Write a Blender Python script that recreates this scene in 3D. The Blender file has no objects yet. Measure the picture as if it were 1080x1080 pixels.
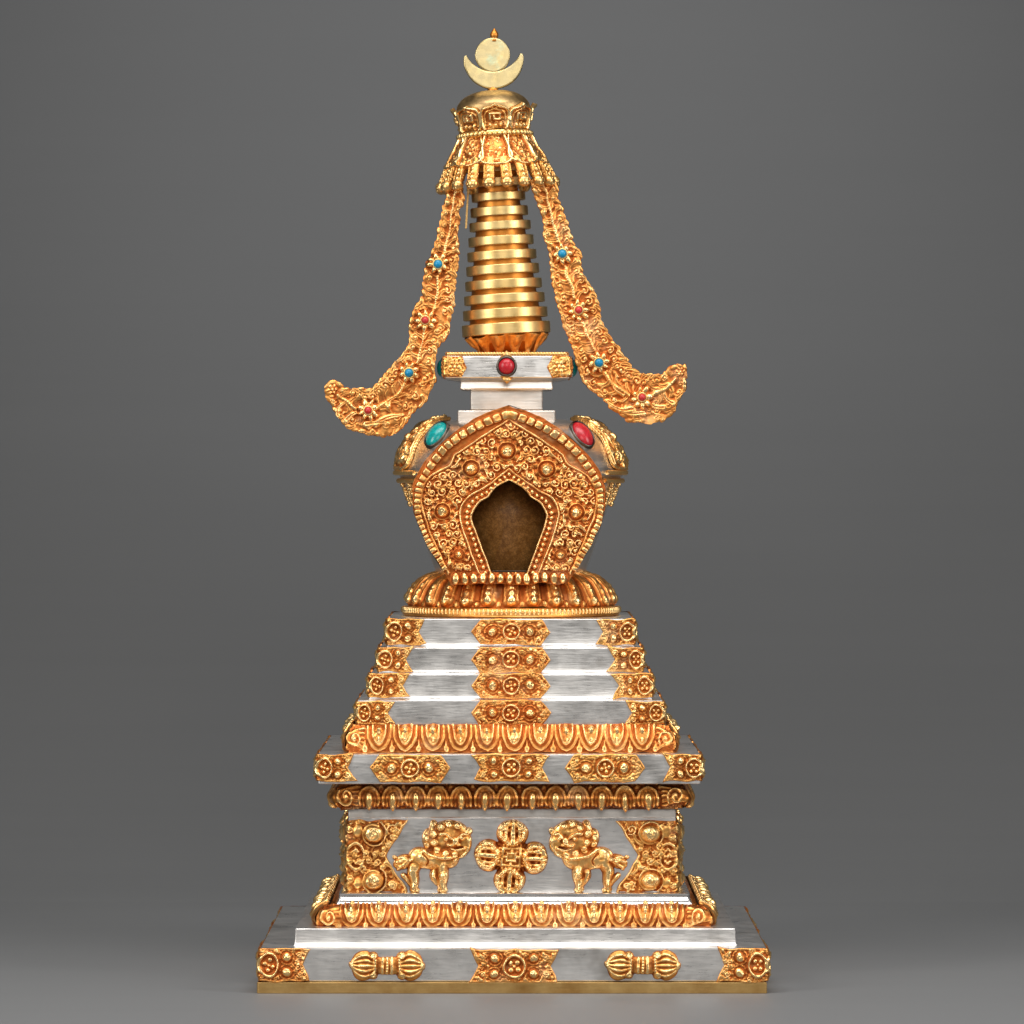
import bpy, math, random
import numpy as np
PI = math.pi
S = 0.0005                      # metres per unit: the stupa is about half a metre tall
D, YF, ZC, HZ = 5500.0, -270.0, 548.0, 500.0

def kk(Y): return (D + Y - YF) / D
def wx(px, Y): return (px - 540.0) * kk(Y)
def wz(py, Y): return ZC - (py - HZ) * kk(Y)

scene = bpy.context.scene
COL = scene.collection

# ------------------------------------------------------------------ materials
def new_mat(name):
    m = bpy.data.materials.new(name); m.use_nodes = True
    nt = m.node_tree
    return m, nt, nt.nodes['Principled BSDF']

def N(nt, t, **kw):
    n = nt.nodes.new(t)
    for k, v in kw.items():
        if k in n.inputs: n.inputs[k].default_value = v
        else: setattr(n, k, v)
    return n

def ramp(nt, stops, fac=None):
    r = nt.nodes.new('ShaderNodeValToRGB')
    e = r.color_ramp.elements
    while len(e) < len(stops): e.new(0.5)
    for i, (p, c) in enumerate(stops):
        e[i].position = p; e[i].color = (*c, 1) if len(c) == 3 else c
    if fac is not None: nt.links.new(fac, r.inputs['Fac'])
    return r

def noise(nt, scale, detail=4, rough=.6, vec=None, stretch=None):
    tc = nt.nodes.new('ShaderNodeTexCoord')
    out = tc.outputs['Object']
    if stretch:
        mp = nt.nodes.new('ShaderNodeMapping'); mp.inputs['Scale'].default_value = stretch
        nt.links.new(out, mp.inputs['Vector']); out = mp.outputs['Vector']
    n = nt.nodes.new('ShaderNodeTexNoise')
    n.inputs['Scale'].default_value = scale; n.inputs['Detail'].default_value = detail
    n.inputs['Roughness'].default_value = rough
    nt.links.new(out, n.inputs['Vector'])
    return n.outputs['Fac']

def math_n(nt, op, a, b=None, clamp=False):
    n = nt.nodes.new('ShaderNodeMath'); n.operation = op; n.use_clamp = clamp
    for i, v in enumerate((a, b)):
        if v is None: continue
        if isinstance(v, (int, float)): n.inputs[i].default_value = v
        else: nt.links.new(v, n.inputs[i])
    return n.outputs[0]

def mixc(nt, fac, a, b, mode='MIX'):
    n = nt.nodes.new('ShaderNodeMix'); n.data_type = 'RGBA'; n.blend_type = mode
    for k, v in ((0, fac), (6, a), (7, b)):
        if isinstance(v, (int, float)): n.inputs[k].default_value = v
        elif isinstance(v, tuple): n.inputs[k].default_value = (*v, 1)
        else: nt.links.new(v, n.inputs[k])
    return n.outputs[2]

def bump(nt, h, strength, dist, bsdf, prev=None):
    b = nt.nodes.new('ShaderNodeBump'); b.inputs['Strength'].default_value = strength
    b.inputs['Distance'].default_value = dist
    nt.links.new(h, b.inputs['Height'])
    if prev is not None: nt.links.new(prev, b.inputs['Normal'])
    nt.links.new(b.outputs['Normal'], bsdf.inputs['Normal'])
    return b.outputs['Normal']

def mat_gilt(name, cav, mid, peak, r0=.52, r1=.24):
    """chased gilding: matte reddish gold in the recesses, burnished yellow on the high points"""
    m, nt, b = new_mat(name)
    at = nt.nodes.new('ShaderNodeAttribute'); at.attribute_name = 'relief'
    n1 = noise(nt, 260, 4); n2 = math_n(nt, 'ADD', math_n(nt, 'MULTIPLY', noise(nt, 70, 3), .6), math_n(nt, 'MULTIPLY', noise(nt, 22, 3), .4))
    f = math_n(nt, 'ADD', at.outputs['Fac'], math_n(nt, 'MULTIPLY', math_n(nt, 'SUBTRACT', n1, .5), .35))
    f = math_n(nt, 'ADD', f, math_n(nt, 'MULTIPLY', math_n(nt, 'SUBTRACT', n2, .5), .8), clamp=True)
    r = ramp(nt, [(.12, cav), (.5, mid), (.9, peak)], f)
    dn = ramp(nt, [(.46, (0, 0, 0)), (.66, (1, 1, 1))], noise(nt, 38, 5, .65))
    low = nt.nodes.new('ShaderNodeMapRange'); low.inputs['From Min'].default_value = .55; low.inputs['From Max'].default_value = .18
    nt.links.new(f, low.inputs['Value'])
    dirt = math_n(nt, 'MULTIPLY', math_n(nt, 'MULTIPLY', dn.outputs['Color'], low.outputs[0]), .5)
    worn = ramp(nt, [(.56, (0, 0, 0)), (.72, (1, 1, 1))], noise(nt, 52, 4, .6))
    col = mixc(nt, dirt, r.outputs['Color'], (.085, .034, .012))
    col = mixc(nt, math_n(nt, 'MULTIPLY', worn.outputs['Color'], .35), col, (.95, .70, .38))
    nt.links.new(col, b.inputs['Base Color'])
    b.inputs['Metallic'].default_value = .93
    rr = nt.nodes.new('ShaderNodeMapRange'); rr.inputs['To Min'].default_value = r0; rr.inputs['To Max'].default_value = r1
    nt.links.new(f, rr.inputs['Value']); nt.links.new(rr.outputs[0], b.inputs['Roughness'])
    bump(nt, noise(nt, 900, 3), .18, .0004, b)
    return m

def mat_metal(name, c0, c1, r0, r1, scale=60, brush=None, bs=.15, wav=0, stain=None, sf=.6):
    m, nt, b = new_mat(name)
    n1 = noise(nt, scale, 5, .65)
    r = ramp(nt, [(.3, c0), (.68, c1)], n1)
    col = r.outputs['Color']
    if stain:
        n3 = noise(nt, scale * .55, 4, .7)
        f = ramp(nt, [(.56, (0, 0, 0)), (.74, (1, 1, 1))], n3)
        col = mixc(nt, math_n(nt, 'MULTIPLY', f.outputs['Color'], sf), col, stain)
    nt.links.new(col, b.inputs['Base Color'])
    b.inputs['Metallic'].default_value = 1
    fine = noise(nt, 1.0, 3, .6, stretch=brush) if brush else noise(nt, 500, 3)
    rr = nt.nodes.new('ShaderNodeMapRange'); rr.inputs['To Min'].default_value = r0; rr.inputs['To Max'].default_value = r1
    rr.inputs['From Min'].default_value = .3; rr.inputs['From Max'].default_value = .7
    nt.links.new(math_n(nt, 'ADD', math_n(nt, 'MULTIPLY', fine, .6), math_n(nt, 'MULTIPLY', n1, .4)), rr.inputs['Value'])
    nt.links.new(rr.outputs[0], b.inputs['Roughness'])
    nrm = bump(nt, fine, bs, .0004, b)
    if wav: bump(nt, noise(nt, 28, 2, .5), wav, .004, b, nrm)
    return m

def mat_stone(name, c0, c1, vein=None, rough=.22):
    m, nt, b = new_mat(name)
    n1 = noise(nt, 320, 4)
    r = ramp(nt, [(.3, c0), (.7, c1)], n1)
    col = r.outputs['Color']
    if vein:
        n2 = noise(nt, 420, 6, .7)
        v = math_n(nt, 'ABSOLUTE', math_n(nt, 'SUBTRACT', n2, .5))
        f = ramp(nt, [(0, (1, 1, 1)), (.05, (0, 0, 0))], v)
        col = mixc(nt, math_n(nt, 'MULTIPLY', f.outputs['Color'], .75), col, vein)
    nt.links.new(col, b.inputs['Base Color'])
    b.inputs['Roughness'].default_value = rough
    b.inputs['Subsurface Weight'].default_value = 0
    return m

M = {}
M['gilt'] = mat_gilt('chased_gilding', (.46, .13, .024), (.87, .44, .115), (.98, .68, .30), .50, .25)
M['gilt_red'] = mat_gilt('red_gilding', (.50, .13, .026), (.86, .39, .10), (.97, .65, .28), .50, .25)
M['gilt_dark'] = mat_gilt('dark_gilding', (.22, .055, .010), (.60, .24, .05), (.92, .56, .21), .48, .26)  # darker brown-orange gilding of the middle lotus moulding
M['ring_gold'] = mat_metal('turned_gold', (.80, .53, .19), (.93, .69, .31), .32, .46, 90, (40, 40, 2600), .12)
M['cup_gold'] = mat_metal('cup_gold', (.84, .46, .12), (.95, .66, .26), .46, .62, 90)
M['core_gold'] = mat_metal('matte_gold', (.50, .18, .032), (.68, .28, .055), .4, .5, 90)
M['pale_gold'] = mat_metal('pale_gold', (.50, .39, .18), (.66, .55, .30), .28, .46, 150, (300, 300, 300), .1, stain=(.42, .60, .45))
M['old_gold'] = mat_metal('worn_gold', (.34, .22, .10), (.66, .45, .20), .36, .52, 130, None, .1)
M['brass'] = mat_metal('aged_brass', (.50, .27, .08), (.72, .48, .19), .28, .48, 45, (60, 60, 1400), .1, .1)
M['copper'] = mat_metal('copper_edge', (.62, .33, .13), (.74, .45, .20), .38, .5, 80)
M['inner'] = mat_stone('niche_lining', (.34, .15, .028), (.66, .35, .10), (.16, .07, .02), .5)
M['silver'] = mat_metal('brushed_silver', (.70, .68, .655), (.91, .895, .87), .22, .46, 36, (110, 110, 1300), .10, .34, stain=(.40, .37, .335), sf=.9)
M['silver_polished'] = mat_metal('polished_silver', (.70, .68, .65), (.84, .82, .80), .16, .32, 70, (90, 90, 900), .1, .22)
M['silver_warm'] = mat_metal('warm_silver', (.68, .63, .57), (.86, .81, .755), .26, .46, 60, (50, 50, 900), .10, .3, stain=(.66, .46, .32), sf=.6)
M['bezel'] = mat_metal('dark_bezel', (.06, .055, .05), (.16, .14, .12), .3, .45, 150)
M['coral'] = mat_stone('red_coral', (.44, .008, .016), (.62, .030, .045), (.30, .006, .012), .3)
M['turquoise'] = mat_stone('green_turquoise', (.0, .30, .31), (.01, .40, .38), (.0, .12, .11), .25)
M['blue_stone'] = mat_stone('blue_turquoise', (.0, .21, .42), (.01, .30, .52), None, .3)
M['red_bead'] = mat_stone('red_bead', (.45, .02, .02), (.60, .04, .035), None, .3)

# ------------------------------------------------------------------ mesh builder
class MB:
    def __init__(s): s.v = []; s.q = []; s.t = []; s.a = []; s.n = 0
    def add(s, V, Q=None, T=None, a=.6):
        V = np.asarray(V, float).reshape(-1, 3)
        if Q is not None and len(Q): s.q.append(np.asarray(Q, int).reshape(-1, 4) + s.n)
        if T is not None and len(T): s.t.append(np.asarray(T, int).reshape(-1, 3) + s.n)
        s.v.append(V)
        s.a.append(np.broadcast_to(np.asarray(a, float), (len(V),)))
        s.n += len(V)
        return s
    def build(s, name, mat, parent=None, origin=(0, 0, 0), smooth=True, xf=None, mats=None):
        V = np.concatenate(s.v); A = np.concatenate(s.a)
        if xf is not None: V = xf(V)
        O = np.asarray(origin, float)
        V = (V - O) * S
        me = bpy.data.meshes.new(name)
        Q = np.concatenate(s.q) if s.q else np.zeros((0, 4), int)
        T = np.concatenate(s.t) if s.t else np.zeros((0, 3), int)
        me.vertices.add(len(V)); me.vertices.foreach_set('co', V.astype('f').ravel())
        li = np.concatenate([Q.ravel(), T.ravel()]).astype('i')
        me.loops.add(len(li)); me.loops.foreach_set('vertex_index', li)
        st = np.concatenate([np.arange(len(Q)) * 4, len(Q) * 4 + np.arange(len(T)) * 3]).astype('i')
        me.polygons.add(len(st)); me.polygons.foreach_set('loop_start', st)
        me.update(calc_edges=True); me.validate()
        me.polygons.foreach_set('use_smooth', np.full(len(me.polygons), bool(smooth)))
        at = me.attributes.new('relief', 'FLOAT', 'POINT'); at.data.foreach_set('value', A.astype('f'))
        me.materials.append(M[mat])
        me.update()
        o = bpy.data.objects.new(name, me); COL.objects.link(o)
        o.location = tuple(O * S)
        if parent is not None: o.parent = parent
        return o

def grid_q(nu, nv, wrap_u=False, wrap_v=False):
    """vertex index = i*nv + j"""
    i = np.arange(nu if wrap_u else nu - 1); j = np.arange(nv if wrap_v else nv - 1)
    I, J = np.meshgrid(i, j, indexing='ij'); I2 = (I + 1) % nu; J2 = (J + 1) % nv
    return np.stack([I * nv + J, I2 * nv + J, I2 * nv + J2, I * nv + J2], -1).reshape(-1, 4)

def ball(mb, c, r, a=.85, nu=14, nv=9, rot=None):
    r = np.broadcast_to(np.asarray(r, float), (3,))
    th = np.linspace(0, PI, nv); ph = np.arange(nu) / nu * 2 * PI
    P, T = np.meshgrid(ph, th, indexing='ij')
    V = np.stack([np.cos(P) * np.sin(T) * r[0], np.sin(P) * np.sin(T) * r[1], np.cos(T) * r[2]], -1).reshape(-1, 3)
    if rot is not None: V = V @ np.asarray(rot).T
    q = grid_q(nu, nv, True)[:, ::-1]
    mb.add(V + np.asarray(c, float), q, a=a)

def frame_path(P, closed=False):
    P = np.asarray(P, float)
    T = np.roll(P, -1, 0) - np.roll(P, 1, 0)
    if not closed: T[0] = P[1] - P[0]; T[-1] = P[-1] - P[-2]
    T /= np.linalg.norm(T, axis=1)[:, None] + 1e-9
    up = np.where(np.abs(T[:, 2:3]) > .92, np.array([[0, 1., 0]]), np.array([[0, 0, 1.]]))
    A = np.cross(up, T); A /= np.linalg.norm(A, axis=1)[:, None] + 1e-9
    B = np.cross(T, A)
    return T, A, B

def tube(mb, P, r, nseg=8, closed=False, twist=0, amp=0, strands=2, a=.7, ry=1.0):
    P = np.asarray(P, float); T, A, B = frame_path(P, closed)
    r = np.broadcast_to(np.asarray(r, float), (len(P),))
    d = np.linalg.norm(np.diff(P, axis=0), axis=1); s = np.concatenate([[0], np.cumsum(d)])
    ph = np.arange(nseg) / nseg * 2 * PI
    mod = 1 - amp + amp * np.abs(np.cos(strands * .5 * (ph[None, :]) - (s * twist)[:, None]))
    R = r[:, None] * mod
    V = P[:, None, :] + (R * np.cos(ph))[..., None] * A[:, None, :] + (R * np.sin(ph) * ry)[..., None] * B[:, None, :]
    att = a + (mod - 1 + amp * .5) * 1.2
    q = grid_q(len(P), nseg, closed, True)
    mb.add(V.reshape(-1, 3), q, a=np.clip(att.reshape(-1), 0, 1))
    if not closed:
        n = mb.n - len(P) * nseg
        c0 = mb.n
        mb.add(np.array([P[0], P[-1]]), a=a)
        t = []
        for j in range(nseg):
            t.append((c0, n + (j + 1) % nseg, n + j)); t.append((c0 + 1, n + (len(P) - 1) * nseg + j, n + (len(P) - 1) * nseg + (j + 1) % nseg))
        mb.t.append(np.array(t))

def lathe(mb, prof, c=(0, 0), nseg=96, a=.6, cap=True, skip=None):
    prof = np.asarray(prof, float); th = np.arange(nseg) / nseg * 2 * PI
    V = np.stack([c[0] + prof[None, :, 0] * np.sin(th)[:, None], c[1] - prof[None, :, 0] * np.cos(th)[:, None],
                  np.broadcast_to(prof[None, :, 1], (nseg, len(prof)))], -1).reshape(-1, 3)
    q = grid_q(nseg, len(prof), True)
    if skip is not None:
        cen = V[q].mean(1); q = q[~skip(cen)]
    n0 = mb.n
    mb.add(V, q, a=a)
    if cap:
        for j, fl in ((0, 1), (len(prof) - 1, 0)):
            ci = mb.n; mb.add([[c[0], c[1], prof[j, 1]]], a=a)
            i = np.arange(nseg); i2 = (i + 1) % nseg
            A_, B_ = n0 + i * len(prof) + j, n0 + i2 * len(prof) + j
            mb.t.append(np.stack([np.full(nseg, ci), B_, A_] if fl else [np.full(nseg, ci), A_, B_], -1))

def sq_path(hw, rc, u):
    """perimeter of a rounded square, u = 0 at the middle of the front, growing to the right"""
    u = np.asarray(u, float); a = hw - rc; L = 2 * a + rc * PI / 2
    side = np.floor((u + L / 2) / L); t = u - side * L
    sg = np.sign(t); at = np.abs(t)
    ph = np.clip((at - a) / rc, 0, None)
    x = np.where(at <= a, t, sg * (a + rc * np.sin(ph))); y = np.where(at <= a, -hw, -(hw - rc) - rc * np.cos(ph))
    nx = np.where(at <= a, 0, sg * np.sin(ph)); ny = np.where(at <= a, -1, -np.cos(ph))
    c, s_ = np.cos(side * PI / 2), np.sin(side * PI / 2)
    return x * c - y * s_, x * s_ + y * c, nx * c - ny * s_, nx * s_ + ny * c, L

def slab(mb, prof, cx=0, rc=1.5, a=.6, nw=1):
    """square-plan solid from (half width, z) rings, bottom to top"""
    prof = np.asarray(prof, float)
    hw0 = prof[:, 0].max(); aa = hw0 - rc; L = 2 * aa + rc * PI / 2
    us = []
    for sd in range(4):
        us += [sd * L + t for t in list(np.linspace(-aa, aa, nw + 1)) + [aa + rc * PI / 6, aa + rc * PI / 3]]
    us = np.array(us)
    x, y, nx, ny, _ = sq_path(hw0, rc, us)
    V = np.stack([cx + x[:, None] + 0 * prof[None, :, 0], y[:, None] + 0 * prof[None, :, 0], np.broadcast_to(prof[None, :, 1], (len(us), len(prof)))], -1)
    # scale each ring in plan (square: keep the corner radius by offsetting)
    sgx = np.sign(x)[:, None]; sgy = np.sign(y)[:, None]
    off = hw0 - prof[None, :, 0]
    V[..., 0] = cx + np.where(np.abs(x[:, None]) > aa * .9999, x[:, None] - sgx * off, x[:, None] * (1 - off / hw0))
    V[..., 1] = np.where(np.abs(y[:, None]) > aa * .9999, y[:, None] - sgy * off, y[:, None] * (1 - off / hw0))
    n0 = mb.n; nu, nv = len(us), len(prof)
    mb.add(V.reshape(-1, 3), grid_q(nu, nv, True), a=a)
    for j, fl in ((0, 1), (nv - 1, 0)):
        ci = mb.n; mb.add([[cx, 0, prof[j, 1]]], a=a)
        i = np.arange(nu); A_, B_ = n0 + i * nv + j, n0 + ((i + 1) % nu) * nv + j
        mb.t.append(np.stack([np.full(nu, ci), B_, A_] if fl else [np.full(nu, ci), A_, B_], -1))

def box_prof(hw, z0, z1, b=1.2):
    return [(hw - b, z0), (hw - b * .3, z0 + b * .3), (hw, z0 + b), (hw, z1 - b), (hw - b * .3, z1 - b * .3), (hw - b, z1)]

def front_of(x0, x1):
    """half width of a square slab whose front face spans x0..x1 in the photograph"""
    hw = (x1 - x0) / 2
    for _ in range(8): hw = (x1 - x0) / 2 * kk(-hw)
    return hw

# ------------------------------------------------------------------ 2-D curves
def catmull(P, n=10, closed=False):
    P = np.asarray(P, float); out = []; m = len(P)
    for i in range(m if closed else m - 1):
        if closed: p0, p1, p2, p3 = P[i - 1], P[i], P[(i + 1) % m], P[(i + 2) % m]
        else: p0, p1, p2, p3 = P[max(i - 1, 0)], P[i], P[i + 1], P[min(i + 2, m - 1)]
        for t in np.arange(n) / n:
            out.append(.5 * (2 * p1 + (p2 - p0) * t + (2 * p0 - 5 * p1 + 4 * p2 - p3) * t * t + (3 * p1 - p0 - 3 * p2 + p3) * t ** 3))
    if not closed: out.append(P[-1])
    return np.array(out)

def resample(P, step):
    P = np.asarray(P, float); d = np.linalg.norm(np.diff(P, axis=0), axis=1); s = np.concatenate([[0], np.cumsum(d)])
    n = max(2, int(round(s[-1] / step)) + 1); t = np.linspace(0, s[-1], n)
    return np.stack([np.interp(t, s, P[:, k]) for k in range(P.shape[1])], -1)

def poly_sdf(poly, X, Y):
    poly = np.asarray(poly, float); d2 = np.full(X.shape, 1e12); ins = np.zeros(X.shape, bool)
    n = len(poly)
    for i in range(n):
        (x1, y1), (x2, y2) = poly[i], poly[(i + 1) % n]
        ex, ey = x2 - x1, y2 - y1; L = ex * ex + ey * ey
        if L < 1e-12: continue
        t = np.clip(((X - x1) * ex + (Y - y1) * ey) / L, 0, 1)
        np.minimum(d2, (X - x1 - t * ex) ** 2 + (Y - y1 - t * ey) ** 2, out=d2)
        if y1 != y2:
            c = ((y1 > Y) != (y2 > Y)) & (X < (x2 - x1) * (Y - y1) / (y2 - y1) + x1); ins ^= c
    d = np.sqrt(d2)
    return np.where(ins, -d, d)

# ------------------------------------------------------------------ chased relief
class Relief:
    def __init__(s, x0, x1, y0, y1, step, poly=None, grow=False):
        s.st = step; s.xs = np.arange(x0, x1 + step * .5, step); s.ys = np.arange(y0, y1 + step * .5, step)
        s.X, s.Y = np.meshgrid(s.xs, s.ys, indexing='ij')
        s.H = np.zeros(s.X.shape)
        s.SD = np.full(s.X.shape, 1e3 if grow else -1e3)
        if poly is not None: s.SD = poly_sdf(poly, s.X, s.Y)
    def w(s, x0, x1, y0, y1):
        i0, i1 = np.searchsorted(s.xs, (x0, x1)); j0, j1 = np.searchsorted(s.ys, (y0, y1))
        return (slice(i0, i1), slice(j0, j1))
    def put(s, sl, h, m, add=False):
        A = s.H[sl]
        A[...] = np.where(m, (A + h) if add else np.maximum(A, h), A)
    def dome(s, cx, cy, rx, ry=None, h=2, ang=0, p=.5, add=False, grow=False, base=0):
        ry = ry or rx; R = max(rx, ry) + (3 if grow else 0)
        sl = s.w(cx - R, cx + R, cy - R, cy + R)
        X, Y = s.X[sl] - cx, s.Y[sl] - cy
        if X.size == 0: return
        c, n = math.cos(ang), math.sin(ang)
        q = ((X * c + Y * n) / rx) ** 2 + ((-X * n + Y * c) / ry) ** 2
        s.put(sl, base + h * np.clip(1 - q, 0, 1) ** p, q < 1, add)
        if grow: s.SD[sl] = np.minimum(s.SD[sl], (np.sqrt(q) - 1) * min(rx, ry))
    def pad(s, cx, cy, rx, ry, h, ang=0, base=0, n=5, p=.3):
        R = max(rx, ry) * 1.45; sl = s.w(cx - R, cx + R, cy - R, cy + R); X, Y = s.X[sl] - cx, s.Y[sl] - cy
        if X.size == 0: return
        c, m = math.cos(ang), math.sin(ang); q = np.abs((X * c + Y * m) / rx) ** n + np.abs((-X * m + Y * c) / ry) ** n
        s.put(sl, base + h * np.clip(1 - q, 0, 1) ** p, q < 1)
    def stroke(s, P, w, h, w2=None, add=False, grow=False, base=0, p=.5):
        P = np.asarray(P, float); w2 = w if w2 is None else w2; wm = max(w, w2) + (3 if grow else 0)
        sl = s.w(P[:, 0].min() - wm, P[:, 0].max() + wm, P[:, 1].min() - wm, P[:, 1].max() + wm)
        X, Y = s.X[sl], s.Y[sl]
        if X.size == 0: return
        best = np.full(X.shape, 1e9); wid = np.full(X.shape, w); n = len(P) - 1
        for i in range(n):
            (x1, y1), (x2, y2) = P[i], P[i + 1]; ex, ey = x2 - x1, y2 - y1; L = ex * ex + ey * ey + 1e-12
            t = np.clip(((X - x1) * ex + (Y - y1) * ey) / L, 0, 1)
            d = np.hypot(X - x1 - t * ex, Y - y1 - t * ey); ww = w + (w2 - w) * (i + t) / n
            r = d / ww; m = r < best
            best = np.where(m, r, best); wid = np.where(m, ww, wid)
        hh = h * np.clip(1 - best ** 2, 0, 1) ** p
        if not add: hh = base + hh
        s.put(sl, hh, best < 1, add)
        if grow: s.SD[sl] = np.minimum(s.SD[sl], (best - 1) * wid)
    def ring(s, cx, cy, r, w, h, ry=None, base=0, add=False):
        k = (ry or r) / r; R = max(r, ry or r) + w + 1
        sl = s.w(cx - R, cx + R, cy - R, cy + R); X, Y = s.X[sl] - cx, (s.Y[sl] - cy) / k
        if X.size == 0: return
        q = np.abs(np.hypot(X, Y) - r) / w
        s.put(sl, base + h * np.sqrt(np.clip(1 - q * q, 0, 1)), q < 1, add)
    def spiral(s, cx, cy, r0, r1, turns, a0, w, h, w2=None, sgn=1, base=0, add=False):
        t = np.linspace(0, 1, int(14 * abs(turns)) + 4); a = a0 + sgn * 2 * PI * turns * t; r = r0 + (r1 - r0) * t
        s.stroke(np.stack([cx + r * np.cos(a), cy + r * np.sin(a)], -1), w, h, w2, base=base, add=add)
    def flower(s, cx, cy, r, n, h, rot=0, core=.36, base=0):
        for i in range(n):
            a = rot + i * 2 * PI / n; rr = r * .62
            s.dome(cx + rr * math.cos(a), cy + rr * math.sin(a), r * .38, r * .38 * min(1, 3.6 / n * 1.5), h * .8, a, base=base)
        s.dome(cx, cy, r * core, None, h, base=base)
    def wheel(s, cx, cy, r, h, ry=None):
        s.cut(cx, cy, r, ry); a0 = getattr(s, 'turn', 0); s.turn = a0 + .5
        s.ring(cx, cy, r * .86, r * .16, h, (ry or r) * .86)
        for i in range(4):
            a = PI / 4 + a0 + i * PI / 2
            s.dome(cx + r * .4 * math.cos(a), cy + (ry or r) * .4 * math.sin(a), r * .27, None, h * .8)
        s.dome(cx, cy, r * .17, None, h * .9)
    def cut(s, cx, cy, r, ry=None, fl=1.1):
        ry = ry or r
        q = ((s.X - cx) / r) ** 2 + ((s.Y - cy) / ry) ** 2
        s.H = np.where(q < 1, np.minimum(s.H, fl), s.H)
    def boss(s, cx, cy, r, h):
        """domed jewel in a rolled setting"""
        s.cut(cx, cy, r)
        a = (cx * 7.3 + cy * 3.1 + s.X.shape[0]) % 6.28
        s.ring(cx, cy, r * .90, r * .15, h * .34)
        for i in range(9): s.dome(cx + r * .88 * math.cos(a + i * .698), cy + r * .88 * math.sin(a + i * .698), r * .17, None, h * .44)
        s.dome(cx, cy, r * .74, r * .66, h * .95, a, p=.6)
        s.spiral(cx, cy, r * .1, r * .5, 1.1, a, r * .13, h * .10, r * .08, add=True)
    def leaf(s, cx, cy, L, w, ang, h):
        c, n = math.cos(ang), math.sin(ang)
        t = np.linspace(0, 1, 7)
        px = cx + L * t * c - w * .6 * np.sin(PI * t) * n; py = cy + L * t * n + w * .6 * np.sin(PI * t) * c
        s.stroke(np.stack([px, py], -1), w, h, w * .3)
        s.stroke(np.stack([px, py], -1), w * .22, -h * .35, w * .1, add=True)
    def fill(s, n, r0, r1, h, thr, rng, edge=1.5, clear=()):
        """crowd the empty ground with small granules, curls and leaves"""
        ii = rng.integers(0, s.X.size, n)
        Xf, Yf, Sf = s.X.ravel(), s.Y.ravel(), s.SD.ravel()
        for i in ii:
            r = rng.uniform(r0, r1)
            if Sf[i] > -edge - r * .6: continue
            if s.H.ravel()[i] > thr: continue
            x, y = Xf[i], Yf[i]
            if any((x - c[0]) ** 2 + (y - c[1]) ** 2 < (c[2] + r * .8) ** 2 for c in clear): continue
            k = rng.random(); a = rng.uniform(0, 2 * PI)
            if k < .45: s.dome(x, y, r, r * rng.uniform(.7, 1), h * rng.uniform(.6, 1.05), a)
            elif k < .75: s.spiral(x, y, r * .15, r * 1.25, 1.15, a, max(.75, r * .34), h * .9, max(.5, r * .2), 1 if rng.random() < .5 else -1)
            else: s.leaf(x - r * math.cos(a), y - r * math.sin(a), 2.2 * r, r * .7, a, h * .9)
    def scrolls(s, sp, r, h, rng, inside, clear=()):
        """rows of running scrolls with a bead in each eye and leaves between"""
        y = s.ys[0]; k = 0
        while y < s.ys[-1]:
            x = s.xs[0] + (sp / 2 if k % 2 else 0); k += 1
            while x < s.xs[-1]:
                px, py = x + rng.uniform(-1.2, 1.2), y + rng.uniform(-1.2, 1.2)
                i, j = np.searchsorted(s.xs, px), np.searchsorted(s.ys, py); x += sp
                if i >= len(s.xs) or j >= len(s.ys) or not inside[i, j]: continue
                if any((px - c[0]) ** 2 + (py - c[1]) ** 2 < (c[2] + r * .35) ** 2 for c in clear): continue
                a = rng.uniform(0, 2 * PI); sg = 1 if rng.random() < .5 else -1; rr = r * rng.uniform(.85, 1.15)
                s.spiral(px, py, rr * .30, rr, 1.2, a, 1.45, h, 1.1, sg)
                s.dome(px, py, rr * .36, None, h * 1.15)
                e = a + sg * 2 * PI * 1.25
                s.leaf(px + rr * math.cos(e), py + rr * math.sin(e), rr * 1.25, 2.2, e + sg * 1.1, h * .95)
                s.leaf(px + rr * math.cos(e - sg), py + rr * math.sin(e - sg), rr * 1.0, 2.0, e - sg * .1, h * .85)
            y += sp * .86
    def blur(s, A, r):
        n = max(1, int(r / s.st))
        for ax in (0, 1):
            for _ in range(2):
                P = np.pad(A, [(n, n) if k == ax else (0, 0) for k in (0, 1)], mode='edge')
                C = np.cumsum(P, axis=ax); C = np.concatenate([np.zeros_like(np.take(C, [0], ax)), C], ax)
                m = A.shape[ax]
                A = (np.take(C, np.arange(2 * n + 1, 2 * n + 1 + m), ax) - np.take(C, np.arange(m), ax)) / (2 * n + 1)
        return A
    def smooth_noise(s, r, seed):
        A = s.blur(np.random.default_rng(seed).normal(0, 1, s.X.shape), r); return A / (A.std() + 1e-9)
    def mesh(s, mb, f, base=-2.0, skirt=True, soft=.5, gain=.42, bias=.0, warp=.4, lump=.09):
        sd_ = s.X.shape[0] * 7 + s.X.shape[1] + 31 * getattr(s, 'seed', 0)
        H = .45 * s.H + .55 * s.blur(s.H, soft) if soft else s.H
        if lump: H = H * (1 + lump * s.smooth_noise(3.5, sd_)) + .08 * s.smooth_noise(1.2, sd_ + 1) * (H > .3)
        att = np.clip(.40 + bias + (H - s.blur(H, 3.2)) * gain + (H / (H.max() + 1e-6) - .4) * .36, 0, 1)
        ins = s.SD <= 0
        cell = ins[:-1, :-1] | ins[1:, :-1] | ins[:-1, 1:] | ins[1:, 1:]
        near = s.SD < 1.45 * s.st
        cell &= near[:-1, :-1] & near[1:, :-1] & near[:-1, 1:] & near[1:, 1:]
        gx, gy = np.gradient(s.SD, s.st); gl = np.hypot(gx, gy) + 1e-6
        d = np.where(ins | (s.SD > 100), 0, np.minimum(s.SD, 1.5 * s.st))
        X, Y = s.X - d * gx / gl, s.Y - d * gy / gl
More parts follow.
